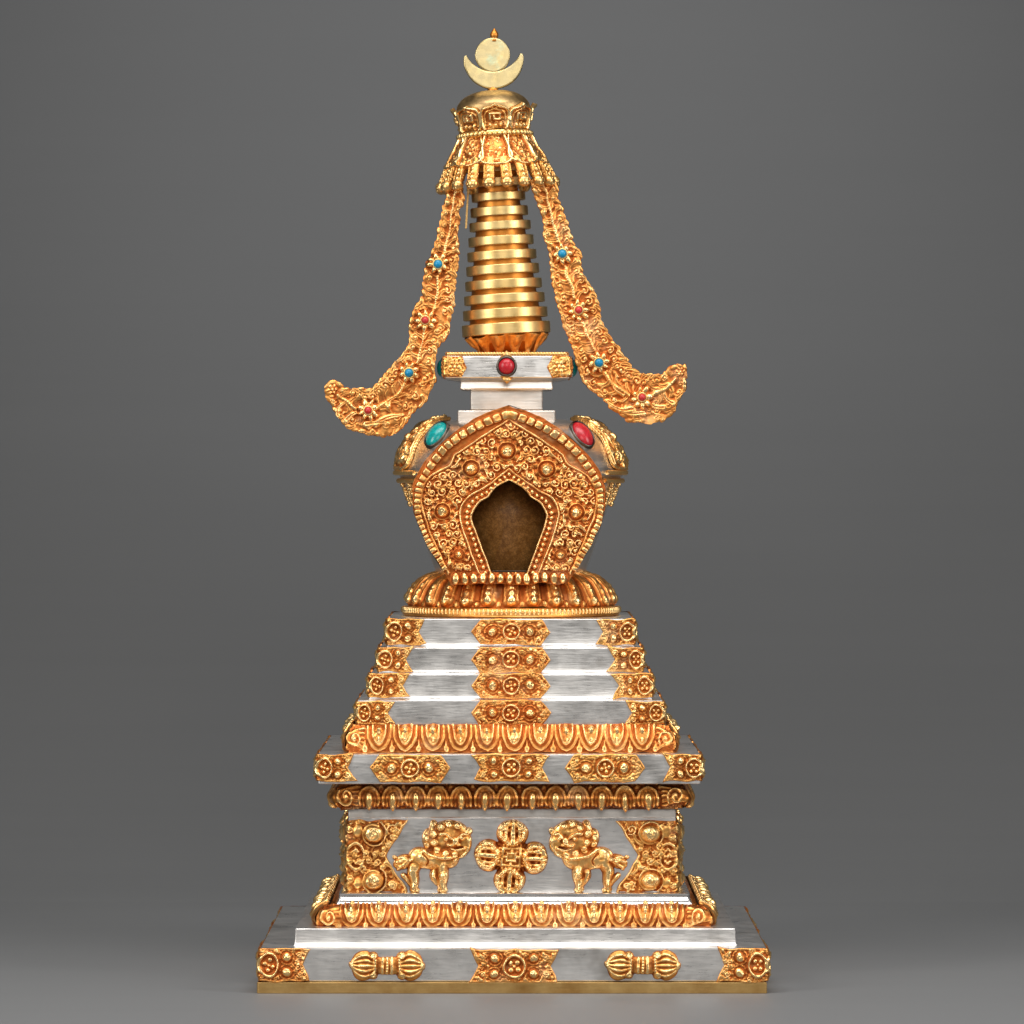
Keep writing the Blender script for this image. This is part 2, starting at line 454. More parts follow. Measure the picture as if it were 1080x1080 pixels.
        if warp: X = X + warp * s.smooth_noise(5, sd_ + 2); Y = Y + warp * s.smooth_noise(5, sd_ + 3)
        I, J = np.nonzero(cell); ny = s.X.shape[1]
        q = np.stack([I * ny + J, (I + 1) * ny + J, (I + 1) * ny + J + 1, I * ny + J + 1], -1)
        used, inv = np.unique(q, return_inverse=True); q = inv.reshape(-1, 4)
        U, Vv, Hh = X.ravel()[used], Y.ravel()[used], H.ravel()[used]
        V = f(U, Vv, Hh); A = att.ravel()[used]
        if skirt:
            e = np.concatenate([q[:, [0, 1]], q[:, [1, 2]], q[:, [2, 3]], q[:, [3, 0]]])
            key = np.sort(e, 1); kk_ = key[:, 0].astype(np.int64) * (len(used) + 1) + key[:, 1]
            _, idx, cnt = np.unique(kk_, return_index=True, return_counts=True)
            be = e[idx[cnt == 1]]
            bv, binv = np.unique(be, return_inverse=True); binv = binv.reshape(-1, 2)
            V2 = f(U[bv], Vv[bv], np.full(len(bv), float(base)))
            n = len(V)
            q2 = np.stack([be[:, 1], be[:, 0], n + binv[:, 0], n + binv[:, 1]], -1)
            V = np.concatenate([V, V2]); A = np.concatenate([A, np.full(len(V2), .3)]); q = np.concatenate([q, q2])
        mb.add(V, q, a=A)
        return mb

def rng_of(i): return np.random.default_rng(i)

# ------------------------------------------------------------------ the thing
stupa = bpy.data.objects.new('stupa', None); COL.objects.link(stupa)
stupa['label'] = 'ornate gilded and silver reliquary stupa with coral and turquoise stones on a grey table'
stupa['category'] = 'stupa'

def rep(o, rotz=0, parent=None):
    """a copy of a part that shares its mesh"""
    c = o.copy(); COL.objects.link(c); c.parent = parent if parent is not None else o.parent
    c.rotation_euler = (o.rotation_euler[0], o.rotation_euler[1], o.rotation_euler[2] + rotz)
    return c

# ------------------------------------------------------------------ relief plaques
def hex_outline(w, h, tip):
    return [(-w / 2, 0), (-w / 2 + tip * .45, -h * .22), (-w / 2 + tip, -h / 2), (w / 2 - tip, -h / 2), (w / 2 - tip * .45, -h * .22), (w / 2, 0),
            (w / 2 - tip * .45, h * .22), (w / 2 - tip, h / 2), (-w / 2 + tip, h / 2), (-w / 2 + tip * .45, h * .22)]

def hex_relief(w, h, seed, step=.5):
    R = Relief(-w / 2 - 1, w / 2 + 1, -h / 2 - 1, h / 2 + 1, step, hex_outline(w, h, 10)); rg = rng_of(seed); R.turn = rg.uniform(0, 1.5); R.seed = seed
    R.H += 1.2
    o = np.array(hex_outline(w - 2.4, h - 2.4, 9.4)); R.stroke(np.vstack([o, o[:1]]), 1.1, 1.1, base=1.2)
    cl = [(sx * w * .235, 0, h * .31) for sx in (-1, 1)] + [(0, 0, h * .35)]
    for sx in (-1, 1):
        R.spiral(sx * w * .40, 0, .4, 3.2, 1.3, 0 if sx > 0 else PI, 1.3, 3.4, .8, sx)
        for sy in (-1, 1): R.dome(sx * w * .345, sy * h * .25, 2.6, None, 3.2); R.leaf(sx * w * .10, sy * h * .40, 9, 2.1, 0 if sx > 0 else PI, 3.0)
    R.fill(600, 1.6, 2.7, 3.4, 1.9, rg, 1.2, cl); R.fill(600, 1.0, 1.7, 2.6, 1.6, rg, 1.0, cl)
    for sx in (-1, 1): R.boss(sx * w * .235, rg.uniform(-.5, .5), h * .31, 5.8)
    R.wheel(rg.uniform(-.6, .6), 0, h * .36, 4.6)
    return R

def swallow_relief(w, h, seed, step=.5):
    n = 8.5
    out = [(-w / 2, -h / 2), (w / 2, -h / 2), (w / 2 - n, 0), (w / 2, h / 2), (-w / 2, h / 2), (-w / 2 + n, 0)]
    R = Relief(-w / 2 - 1, w / 2 + 1, -h / 2 - 1, h / 2 + 1, step, out); rg = rng_of(seed)
    R.H += 1.0
    o = np.array([(-w / 2 + 2, -h / 2 + 1.1), (w / 2 - 2, -h / 2 + 1.1), (w / 2 - n - 1, 0), (w / 2 - 2, h / 2 - 1.1), (-w / 2 + 2, h / 2 - 1.1), (-w / 2 + n + 1, 0)])
    R.stroke(np.vstack([o, o[:1]]), 1.1, 1.2, base=1.0)
    cl = [(sx * w * .22, sy * h * .235, h * .23) for sx in (-1, 1) for sy in (-1, 1)] + [(0, 0, h * .36)]
    for sx in (-1, 1):
        for sy in (-1, 1):
            R.spiral(sx * w * .36, sy * h * .26, .4, 3.4, 1.3, sy * sx, 1.3, 3.4, .7, sx * sy)
            R.dome(sx * w * .43, sy * h * .36, 2.2, None, 2.8)
    R.fill(600, 1.6, 2.7, 3.4, 1.8, rg, 1.2, cl); R.fill(600, 1.0, 1.7, 2.6, 1.5, rg, 1.0, cl)
    for c in cl[:4]: R.boss(c[0] + rg.uniform(-.5, .5), c[1], c[2], 5.4)
    R.wheel(0, 0, h * .37, 4.8)
    return R

def corner_relief(L, h, seed, big=True, step=.5):
    """wraps a corner: u = 0 at the arris, notched at both ends"""
    n = 8
    out = [(-L, -h / 2), (L, -h / 2), (L - n, 0), (L, h / 2), (-L, h / 2), (-L + n, 0)]
    R = Relief(-L - 1, L + 1, -h / 2 - 1, h / 2 + 1, step, out); rg = rng_of(seed)
    R.H += 1.0
    o = np.array([(-L + 2, -h / 2 + 1), (L - 2, -h / 2 + 1), (L - n - 1, 0), (L - 2, h / 2 - 1), (-L + 2, h / 2 - 1), (-L + n + 1, 0)])
    R.stroke(np.vstack([o, o[:1]]), 1.1, 1.2, base=1.0)
    cl = [(sx * L * .53, sy * h * .235, h * .24) for sx in (-1, 1) for sy in (-1, 1)] + [(sx * L * .17, 0, h * .36) for sx in (-1, 1)]
    for sx in (-1, 1):
        for sy in (-1, 1): R.spiral(sx * L * .78, sy * h * .28, .4, 3.3, 1.3, sy, 1.3, 3.3, .7, sx * sy)
    R.fill(800, 1.6, 2.7, 3.4, 1.8, rg, 1.2, cl); R.fill(800, 1.0, 1.7, 2.6, 1.5, rg, 1.0, cl)
    for c in cl[:4]: R.boss(c[0], c[1] + rg.uniform(-.5, .5), c[2], 5.6)
    for sx in (-1, 1): R.wheel(sx * L * .17, 0, h * .31, 4.6, h * .40)
    return R

def flat_map(cx, zc, Yf): return lambda u, v, h: np.stack([cx + u, Yf - h, zc + v], -1)
def wrap_map(cx, zc, hw, corner, rc=2.5):
    a = hw - rc; L = 2 * a + rc * PI / 2
    def f(u, v, h):
        x, y, nx, ny, _ = sq_path(hw, rc, u + corner * L / 2)
        return np.stack([cx + x + nx * h, y + ny * h, zc + v], -1)
    return f

def add_front(R, name, parent, cx, hw, px, py, mat='gilt', sides=True, slab_cx=0):
    """put a relief on the front face and, turned a quarter, on the two side faces"""
    Y = -hw
    mb = R.mesh(MB(), flat_map(wx(px, Y), wz(py, Y), Y - .2), base=-.4)
    o = mb.build(name, mat, parent, origin=(slab_cx, 0, 0))
    if sides:
        for r in (PI / 2, -PI / 2): rep(o, r)
    return o

def add_corners(R, name, parent, cxw, hw, py, mat='gilt'):
    mb = R.mesh(MB(), wrap_map(cxw, wz(py, -hw), hw + .2, 1), base=-.6)
    o = mb.build(name, mat, parent, origin=(cxw, 0, 0))
    for r in (PI / 2, PI, -PI / 2): rep(o, r)
    return o

# ------------------------------------------------------------------ base
def part_slab(name, x0, x1, y0, y1, mat='silver', shrink=0, b=1.2, rc=1.6, under=0):
    hw = front_of(x0, x1) - shrink; cx = wx((x0 + x1) / 2, -hw)
    mb = MB(); slab(mb, box_prof(hw, wz(y1, -hw) - under, wz(y0, -hw), b), cx, rc)
    return mb.build(name, mat, stupa, smooth=False), hw, cx

part_slab('brass_plate', 271, 809, 1036, 1048, 'brass', b=.8)
base, bhw, bcx = part_slab('base_slab', 271, 812, 1000, 1035.4, 'silver', shrink=3.2)
add_corners(corner_relief(53, 35, 1), 'corner_plaque', base, bcx, bhw, 1017.5, 'gilt_red')
add_front(swallow_relief(94, 35, 2), 'swallowtail_plaque', base, bcx, bhw, 542.5, 1019, 'gilt_red', slab_cx=bcx)

def vajra_relief():
    R = Relief(-42, 42, -20, 20, .45, grow=True)
    for sx in (-1, 1):
        R.dome(sx * 25, 0, 13.5, 16.2, 4.2, grow=True, p=.4)
        R.dome(sx * 33, 0, 5, 9, 3.5, grow=True)
        R.dome(sx * 14, 0, 8, 12, 3.8, grow=True)
        for sy in (-1, 1):
            R.dome(sx * 15.5, sy * 10, 5.5, 5.0, 4.4, grow=True); R.spiral(sx * 15.5, sy * 10, .5, 3.4, 1.2, 0, 1.2, 1.6, .9, sx * sy, add=True)
        R.dome(sx * 37.5, 0, 3.4, 4.2, 3.6, grow=True)
        for k in (-2, -1, 0, 1, 2):                       # the closed prongs
            P = catmull([(sx * 12, k * 2.6), (sx * 22, k * 5.6), (sx * 32, k * 4.2), (sx * 38.5, k * 1.0)], 5)
            R.stroke(P, 1.7, 1.6, 1.2, add=True)
        for k in np.linspace(-1, 1, 7): R.dome(sx * 12.5, k * 8.5, 1.6, None, 1.6, add=True)
        for k in np.linspace(-1, 1, 6): R.dome(sx * 8.5, k * 7, 1.4, None, 1.4, add=True)
    R.stroke([(-9, 0), (9, 0)], 9.0, 4.0, grow=True, p=.35)
    for x in (-4.5, 0, 4.5): R.stroke([(x, -9), (x, 9)], 1.8, 1.8, add=True)
    for k in np.linspace(-1, 1, 5): R.dome(0, k * 6, 1.3, None, 1.2, add=True)
    return R
VR = vajra_relief()
add_front(VR, 'vajra_emblem', base, bcx, bhw, 408.5, 1018.5, 'gilt', slab_cx=bcx)
add_front(VR, 'vajra_emblem', base, bcx, bhw, 678, 1018, 'gilt', slab_cx=bcx)

# silver step with a cove running down to the base slab
hw = front_of(310, 777); cx = wx(543.5, -hw)
mb = MB(); z0, z1 = wz(999.5, -hw - 6), wz(979, -hw)
slab(mb, [(hw + 3.4, z0 - 1), (hw + 3.2, z0 + .5), (hw + 1.0, z0 + 1.8), (hw + .1, z0 + 3.2), (hw - .3, z0 + 5), (hw - .55, z0 + 7.2), (hw - .75, z0 + 10), (hw - 1.0, z1 - 6), (hw - 1.0, z1 - 1.4), (hw - 1.6, z1 - .3), (hw - 3, z1)], cx, 1.6)
mb.build('base_step', 'silver', stupa, smooth=False)

# ------------------------------------------------------------------ lotus mouldings
def moulding(name, x0, x1, ytop, ybot, beads_px, prof, style, mat, rc=7, seed=3):
    hw = front_of(x0, x1); cx = wx((x0 + x1) / 2, -hw)
    zb, zt = wz(ybot, -hw), wz(ytop, -hw); Hh = zt - zb
    a = hw - rc; L = 2 * a + rc * PI / 2
    R = Relief(-L / 2, L / 2, 0, Hh, .62); rg = rng_of(seed)
    ts = [(b - (x0 + x1) / 2) * kk(-hw) for b in beads_px]
    sp = (ts[-1] - ts[0]) / (len(ts) - 1)
    mb = MB()
    pv = np.array([p[0] for p in prof]) * Hh; po = np.array([p[1] for p in prof], float)
    dv = np.gradient(po, pv + np.arange(len(pv)) * 1e-6)
    pv_f = np.linspace(0, Hh, 60); of = np.interp(pv_f, pv, po)
    for _ in range(3): of = np.convolve(np.pad(of, 2, mode='edge'), np.ones(5) / 5, 'valid')
    sl = np.gradient(of, pv_f)
    tj = [t + rg.uniform(-.8, .8) for t in ts]
    if style == 'A':
        for i, t in enumerate(tj):
            j = rg.uniform(-1.2, 1.2); hs = rg.uniform(.9, 1.1)
            R.dome(t, Hh * .62, sp * .46, Hh * .60, 3.4 * hs, p=.7); R.dome(t, Hh * .62, sp * .29, Hh * .42, 6.2 * hs, p=.6)
            for s_ in (-1, 1):
                R.stroke(catmull([(t + s_ * sp * .43, Hh * .93), (t + s_ * sp * .40, Hh * .55), (t + s_ * sp * .24, Hh * .25), (t + j * .4, Hh * .11)], 5), 2.4, 3.0 * hs, 2.2)
                R.stroke(catmull([(t + s_ * sp * .25, Hh * .95), (t + s_ * sp * .235, Hh * .62), (t + s_ * sp * .12, Hh * .38), (t, Hh * .31)], 5), 1.6, 5.6 * hs, 1.5)
            R.stroke([(t, Hh * .36), (t, Hh * .55)], 1.9, 4.6, 2.8)
            R.dome(t, Hh * .72, 4.0, 5.0, 9.4); R.dome(t, Hh * .46, 2.6, 3.0, 7.6)
        for t in [ts[0] - sp / 2] + [t + sp / 2 for t in ts]:
            R.dome(t, Hh * .14, 4.0, 4.4, 3.4); R.stroke([(t, Hh * .1), (t, Hh * .42)], 3.0, 2.9, .6)
            for d in (-.12, 0, .12): R.stroke([(t + d * sp, Hh * .95), (t + d * sp * .6, Hh * .4)], .8, .8, .5)
        R.stroke([(-L, .8), (L, .8)], 1.0, 1.4)
    elif style == 'B':
        for t in tj:
            ang = np.linspace(-.35, PI + .35, 16)
            R.stroke(np.stack([t + sp * .42 * np.cos(ang), Hh * .36 + Hh * .46 * np.sin(ang)], -1), 2.4, 3.6)
            R.stroke(np.stack([t + sp * .25 * np.cos(ang), Hh * .30 + Hh * .34 * np.sin(ang)], -1), 2.4, 4.0)
            R.dome(t, Hh * .44, sp * .40, Hh * .50, 4.6, p=.6); R.dome(t, Hh * .36, 5.6, 7.6, 8.0, p=.6); R.dome(t, Hh * .22, 3.4, 4.0, 9.6)
        for t in [ts[0] - sp / 2] + [t + sp / 2 for t in ts]: R.dome(t, Hh * .86, 2.4, 3.0, 2.0)
    # leafy scroll turning each corner
    c0 = abs(ts[-1]) + sp * .5
    for s_ in (-1, 1):
        e = L / 2; m = (c0 + e) / 2; g = e - c0
        for q in range(5):
            f = q / 4
            R.stroke(catmull([(s_ * (c0 + g * .1), Hh * (.15 + .7 * f)), (s_ * (c0 + g * .45), Hh * (.28 + .5 * f)), (s_ * e, Hh * (.38 + .24 * f))], 5), 2.0, 2.6, 2.6)
        R.spiral(s_ * (c0 + g * .58), Hh * .48, .6, min(Hh * .34, g * .42), 1.6, 0, 1.6, 4.2, 1.3, s_)
        R.dome(s_ * (c0 + g * .58), Hh * .48, 2.4, None, 4.8)
        R.dome(s_ * e, Hh * .45, 3, Hh * .36, 3.0)
    R.fill(1500, .8, 1.4, 1.3, .25, rg, 0)
    def mapper(side):
        def f(u, v, h):
            x, y, nx, ny, _ = sq_path(hw, rc, u + side * L)
            o = np.interp(v, pv_f, of); g = np.interp(v, pv_f, sl); n = np.sqrt(1 + g * g)
            return np.stack([cx + x + nx * (o + h / n), y + ny * (o + h / n), zb + v - h * g / n], -1)
        return f
    for side in range(4): R.mesh(mb, mapper(side), skirt=False, warp=.35)
    if style == 'A' and 'free' in name:
        pass
    # closing core behind the relief
    slab(mb, [(hw + po.min() - 14, zb), (hw + po[0], zb), (hw + po[0] - 6, zb + .1), (hw + po[-1] - 6, zt - .1), (hw + po[-1], zt), (hw + po.min() - 14, zt)], cx, 4, a=.2)
    return mb, hw, cx, zb, zt, ts, of

BD = [371.4, 399.5, 427.8, 456.5, 485.2, 514, 543.5, 571.5, 600, 627, 654, 681, 708.5]
mb, hw, cx, zb, zt, ts, of = moulding('lotus_moulding', 335, 749, 955, 979, BD, [(0, 0), (.15, 3), (.45, 3.5), (.72, 0), (.88, -5), (1, -13)], 'A', 'gilt_red')
for t in ts:                                                     # beads standing above the edge
    for r in range(4):
        c, s_ = math.cos(r * PI / 2), math.sin(r * PI / 2); x, y = t, -(hw - 8.5)
        ball(mb, (cx + x * c - y * s_, x * s_ + y * c, zt + .6), (3.0, 3.0, 4.2), a=.8)
mb.build('lotus_moulding', 'gilt_red', stupa)

# sloping polished silver apron between the lower lotus and the throne block
hwb, hwt = front_of(351, 735), front_of(358, 728); cx = wx(542.5, -hwb)
mb = MB(); z0, z1 = wz(957, -hwb), wz(942.5, -hwt)
pr = [(hwb + 1, z0 - 8), (hwb, z0)]
for f in np.linspace(.1, 1, 8): pr.append((hwb + (hwt - hwb) * (f ** .65) - 1.5 * math.sin(PI * f), z0 + (z1 - z0) * f))
pr += [(hwt - .8, z1 + .5), (hwt - 2, z1 + .7)]
slab(mb, pr, cx, 2.5, nw=10)
mb.build('apron', 'silver_polished', stupa, smooth=False)

# ------------------------------------------------------------------ throne block with lions
throne, thw, tcx = part_slab('throne_block', 365, 715, 862, 943, 'silver', shrink=2)

def throne_corner():
    L, h = 64, 77
    side = [(64, -38.5), (61, -31), (52, -20), (45, -9), (41, 0), (46, 10), (54, 22), (60, 32), (66, 38.5)]
    sm = catmull(side, 5)
    poly = np.vstack([sm, np.stack([-sm[::-1, 0], sm[::-1, 1]], -1)])
    R = Relief(-68, 68, -40, 40, .55, poly); rg = rng_of(11)
    R.H += 1.0
    for s_ in (-1, 1):
        R.stroke(np.stack([s_ * (sm[:, 0] - 1.6), sm[:, 1]], -1), 1.4, 2.0, base=1)
        for y in (24, -26):
            R.dome(s_ * 27, y, 12, 10.5, 9.0, p=.55)
            R.spiral(s_ * 27, y, 10, 14.5, 1.0, s_, 2.2, 4.5, 1.2, s_)
            R.spiral(s_ * 27, y, 1, 8, 1.5, 0, 1.0, .8, .7, -s_, add=True)
        R.spiral(s_ * 47, 29, .8, 6, 1.5, 1, 1.8, 4.2, 1.2, s_)
        R.spiral(s_ * 47, -31, .8, 5, 1.5, 2, 1.7, 3.8, 1.2, -s_)
        R.dome(s_ * 38, 8, 4, 4, 4); R.dome(s_ * 37, -12, 4.5, 4, 4)
        R.leaf(s_ * 40, -8, 14, 4, -PI / 2 + s_ * .6, 3.6); R.leaf(s_ * 37, 14, 13, 4, PI / 2 - s_ * .6, 3.6)
        for k in range(8):
            a = k * PI / 4; R.dome(s_ * 8 + 3.2 * math.cos(a), 7.5 * math.sin(a), 2.0, 2.6, 4.4, a)
        R.ring(s_ * 8, 0, 8.4, 1.7, 4.2, 14)
        R.dome(s_ * 8, 0, 2, 3, 5)
        R.dome(s_ * 10, 27, 7, 8, 4.5); R.dome(s_ * 10, -28, 6.5, 7, 4.5)
    R.scrolls(10, 3.9, 4.2, rg, (R.SD < -4) & (R.H < 1.9)); R.fill(1800, 1.1, 1.9, 3.2, 1.7, rg, 1.0)
    return R
mb = throne_corner().mesh(MB(), wrap_map(tcx, wz(903, -thw), thw + .2, 1, 4), base=-.6)
o = mb.build('corner_ornament', 'gilt', throne, origin=(tcx, 0, 0))
for r in (PI / 2, PI, -PI / 2): rep(o, r)

def lion_relief(m):
    X0, Y0 = 456, 905
    R = Relief(-48, 50, -42, 46, .42, grow=True)
    def p(*pts): return [(m * (x - X0), Y0 - y) for x, y in pts]
    def d(x, y, rx, ry=None, h=3, ang=0, **k): R.dome(m * (x - X0), Y0 - y, rx, ry, h, m * ang, **k)
    # tail: a brush of locks
    d(425, 910, 11.5, 7.5, 4.6, .45, grow=True, p=.4)
    R.stroke(p((438, 908), (426, 910)), 5.5, 5.2, 6.0, grow=True)
    for (x, y) in ((413.5, 905), (415, 911), (419, 917), (425, 920.5)): R.stroke(p((434, 907), (x, y)), 2.6, 1.6, 1.4, add=True)
    d(415, 906, 3, 2.2, 4, grow=True); d(420, 917.5, 3, 2.4, 4, .6, grow=True)
    # body, hips, legs
    R.stroke(catmull(p((441, 906), (452, 906.5), (463, 908.5), (472, 906)), 5), 11.5, 10.0, 13.0, grow=True, p=.45)
    d(440.5, 906.5, 11, 11.5, 9.4, grow=True)
    R.stroke(catmull(p((440, 909), (435.5, 920), (436.5, 931), (436, 940)), 5), 8.4, 8.8, 4.2, grow=True)
    R.stroke(p((425, 925), (430, 930), (435, 937)), 3.4, 5.4, 3.2, grow=True)
    R.stroke(p((434, 940), (440, 940.5)), 2.8, 6.4, 2.8, grow=True)
    R.stroke(catmull(p((466, 912), (467, 925), (466, 933), (467, 940)), 5), 8.2, 9.6, 4.8, grow=True)
    R.stroke(catmull(p((460, 914), (457.5, 924), (460, 930), (464, 935)), 5), 5.2, 7.0, 3.4, grow=True)
    R.stroke(p((463.5, 940), (470, 940.5)), 3.0, 7.0, 2.8, grow=True)
    d(467, 925, 5.0, 3.6, 2.0, add=True)
    d(474, 902, 13, 10, 9.2, grow=True, p=.4)
    # mane and head: one heavy block
    d(474, 884.5, 23, 19, 9.6, .1, grow=True, p=.25)
    d(453, 886, 8.5, 12, 7.6, .15, grow=True, p=.4)
    d(489, 890, 9.5, 12.5, 9.4, grow=True, p=.4)
    d(484, 899, 10, 8, 9.0, grow=True, p=.4)
    R.stroke(p((456, 876), (458, 869.5)), 4.4, 7.6, 4.2, grow=True)
    R.stroke(p((489, 880), (495, 877.5)), 4.6, 8.4, 4.4, grow=True)
    d(478, 873, 12, 6, 9.5, grow=True, p=.4)
    R.stroke(catmull(p((446, 896), (456, 902.5), (468, 906), (482, 905)), 5), 1.7, 2.2, 1.4, add=True)    # collar of the mane
    R.stroke(catmull(p((496, 886), (496, 895), (490, 904), (480, 909)), 5), 2.2, 2.2, 1.8, add=True)
    for (x, y, r, s_) in ((457, 880, 4.6, 1), (458, 889, 4.6, -1), (465, 873, 4.6, 1), (474, 869.5, 4.6, -1), (483, 871, 4.4, 1), (449, 884, 4.0, -1), (461, 897, 4.4, 1), (450, 893, 4.0, 1), (470, 901, 4.4, -1), (480, 903, 4.0, 1)):
        R.dome(m * (x - X0), Y0 - y, r * .95, None, 3.4, add=True, p=.6); R.spiral(m * (x - X0), Y0 - y, .4, r * .6, 1.0, x, .7, -.9, .5, s_ * m, add=True)
    for (a, b, c) in (((464, 880), (470, 880), (477, 885)), ((484, 884), (488, 880), (493, 881)), ((473, 892), (481, 897.5), (491, 895))):
        R.stroke(catmull(p(a, b, c), 5), 2.0, 2.4, 1.4, add=True)
    d(471, 885.5, 2.8, 2.4, 3.0, add=True); d(487.5, 885, 2.6, 2.4, 3.0, add=True)
    d(481, 888, 3.6, 4.4, 3.6, add=True); d(478.5, 892, 2.2, 1.8, 1.8, add=True); d(484, 892, 2.2, 1.8, 1.8, add=True)
    R.stroke(p((475, 894.5), (481, 896), (488, 894)), 1.3, -3.0, .9, add=True)
    d(458, 868.5, 2, 2.4, -2.0, add=True); d(495, 877.5, 2, 2.2, -2.0, add=True)
    R.stroke(catmull(p((446, 901), (452, 908), (450, 914)), 4), 1.2, -1.6, .8, add=True)
    return R
for m, px in ((1, 456), (-1, 621)):
    LR = lion_relief(m); LR.seed = px
    add_front(LR, 'snow_lion', throne, tcx, thw, px, 903.6, 'gilt', slab_cx=tcx)

def double_vajra():
    R = Relief(-44, 44, -44, 44, .45, grow=True); ro = -.07
    def T(x, y): return (x * math.cos(ro) - y * math.sin(ro), x * math.sin(ro) + y * math.cos(ro))
    for k in range(4):
        ck, sk = math.cos(k * PI / 2), math.sin(k * PI / 2)
        def P(x, y): return T(x * ck - y * sk, x * sk + y * ck)
        a = ro + k * PI / 2
        x, y = P(24.5, 0); R.dome(x, y, 15.5, 17.5, 7.6, a, grow=True, p=.35)
        x, y = P(14.5, 0); R.dome(x, y, 9, 15, 6.4, a, grow=True)
        for s_ in (-1, 1):
            R.stroke([P(*q) for q in catmull([(14, s_ * 4), (20, s_ * 11.5), (30, s_ * 12), (38, s_ * 5)], 5)], 2.8, 2.6, 2.2, add=True)
            R.stroke([P(*q) for q in catmull([(15, s_ * 3), (22, s_ * 7), (30, s_ * 7), (36, s_ * 2)], 5)], 2.2, 1.6, 1.8, add=True)
            x, y = P(24, s_ * 4.4); R.dome(x, y, 2.8, 1.3, -2.8, a, add=True)
            x, y = P(31, s_ * 4.4); R.dome(x, y, 1.8, 1.0, -2.4, a, add=True)
        R.stroke([P(14, 0), P(40, 0)], 3.2, 3.0, 2.4, add=True)
        for q in np.linspace(-1, 1, 9):
            x, y = P(26 + 13 * math.cos(q * 1.3), 15 * math.sin(q * 1.3)); R.dome(x, y, 1.7, None, 1.6, add=True)
        for s_ in (-1, 1):
            x, y = P(19, s_ * 9.5); R.spiral(x, y, .6, 3.6, 1.2, a, 1.2, 1.8, .9, s_, add=True)
            x, y = P(30, s_ * 10.5); R.spiral(x, y, .6, 3.0, 1.2, a + 2, 1.1, 1.6, .8, -s_, add=True)
        for q in np.linspace(-1, 1, 6):
            x, y = P(12.3, q * 9); R.dome(x, y, 1.7, None, 1.6, add=True)
    R.dome(0, 0, 18, None, 6.6, grow=True, p=.25)
    sq = [T(x, y) for x, y in ((-9.5, -9.5), (9.5, -9.5), (9.5, 9.5), (-9.5, 9.5), (-9.5, -9.5))]
    R.stroke(sq, 1.7, 2.0, add=True)
    sq = [T(x, y) for x, y in ((-4.6, -4.2), (4.6, -4.2), (4.6, 4.2), (-4.6, 4.2), (-4.6, -4.2))]
    R.stroke(sq, 1.2, 2.0, add=True)
    for k in range(8):
        x, y = T(7 * math.cos(k * PI / 4), 7 * math.sin(k * PI / 4)); R.dome(x, y, 1.7, None, 1.8, add=True)
    for sx in (-1, 1):
        for sy in (-1, 1):
            x, y = T(sx * 14, sy * 13); R.dome(x, y, 2.4, None, -6, add=True)
    R.H = np.maximum(R.H, .2)
    return R
add_front(double_vajra(), 'crossed_vajra', throne, tcx, thw, 539, 903.5, 'gilt', slab_cx=tcx)

part_slab('silver_strip', 367, 713, 852.5, 863, 'silver_warm', under=0)

B2 = [389, 413.5, 438, 462.5, 486.5, 511, 535.5, 561, 585.5, 610, 635, 659.5, 684]
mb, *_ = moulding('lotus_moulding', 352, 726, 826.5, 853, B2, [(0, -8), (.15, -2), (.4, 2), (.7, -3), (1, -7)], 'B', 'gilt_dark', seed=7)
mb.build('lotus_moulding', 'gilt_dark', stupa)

upper, uhw, ucx = part_slab('upper_slab', 332, 742, 795.5, 827, 'silver', shrink=3, rc=2)
add_corners(corner_relief(40, 29, 21), 'corner_plaque', upper, ucx, uhw, 809.5)
HX = hex_relief(86, 29, 22)
add_front(HX, 'hexagonal_plaque', upper, ucx, uhw, 432.5, 810, slab_cx=ucx)
add_front(hex_relief(86, 29, 23), 'hexagonal_plaque', upper, ucx, uhw, 638, 810, slab_cx=ucx)
add_front(swallow_relief(83, 29, 24), 'swallowtail_plaque', upper, ucx, uhw, 539, 809.5, slab_cx=ucx)

B3 = [399, 427.6, 456.5, 485, 513.5, 541.8, 569.5, 597, 623.8, 650.5, 677.5]
mb, *_ = moulding('lotus_moulding', 365, 712, 764.5, 794, B3, [(0, 0), (.2, 2), (.55, 0), (.85, -5), (1, -8)], 'A', 'gilt_red', seed=9)
mb.build('lotus_moulding', 'gilt_red', stupa)

# ------------------------------------------------------------------ four steps
tiers = [(374, 702, 738.5, 765.5, 41), (387, 690, 711, 738.5, 43), (397, 680, 683, 711, 37), (406, 671, 652.5, 683, 41)]
for i, (x0, x1, y0, y1, Lc) in enumerate(tiers):
    hw = front_of(x0, x1) - 2.8; cx = wx((x0 + x1) / 2, -hw)
    mb = MB(); z0, z1 = wz(y1, -hw), wz(y0, -hw)
    slab(mb, [(hw - 1, z0 - 1), (hw + 2.6, z0 - .5), (hw + 2.4, z0 + .3), (hw + 1.2, z0 + 1.3), (hw + .62, z0 + 2.6), (hw + .36, z0 + 4.4), (hw + .24, z0 + 6.4), (hw + .15, z0 + 8.8), (hw + .08, z0 + 11.5), (hw + .03, z0 + 15), (hw, z0 + 19), (hw, z1 - 1.2), (hw - .4, z1 - .4), (hw - 1.4, z1)] if i else
         box_prof(hw, z0 - 1, z1), cx, 1.8)
    t = mb.build('step', 'silver', stupa, smooth=False)
    yc = (y0 + y1) / 2 - (1.5 if i else 0)
    add_corners(corner_relief(Lc, (y1 - y0) * .93, 31 + i), 'corner_plaque', t, cx, hw, yc)
    add_front(hex_relief(86, 27.5, 51 + i), 'hexagonal_plaque', t, cx, hw, 539, yc, 'gilt_red', slab_cx=cx)

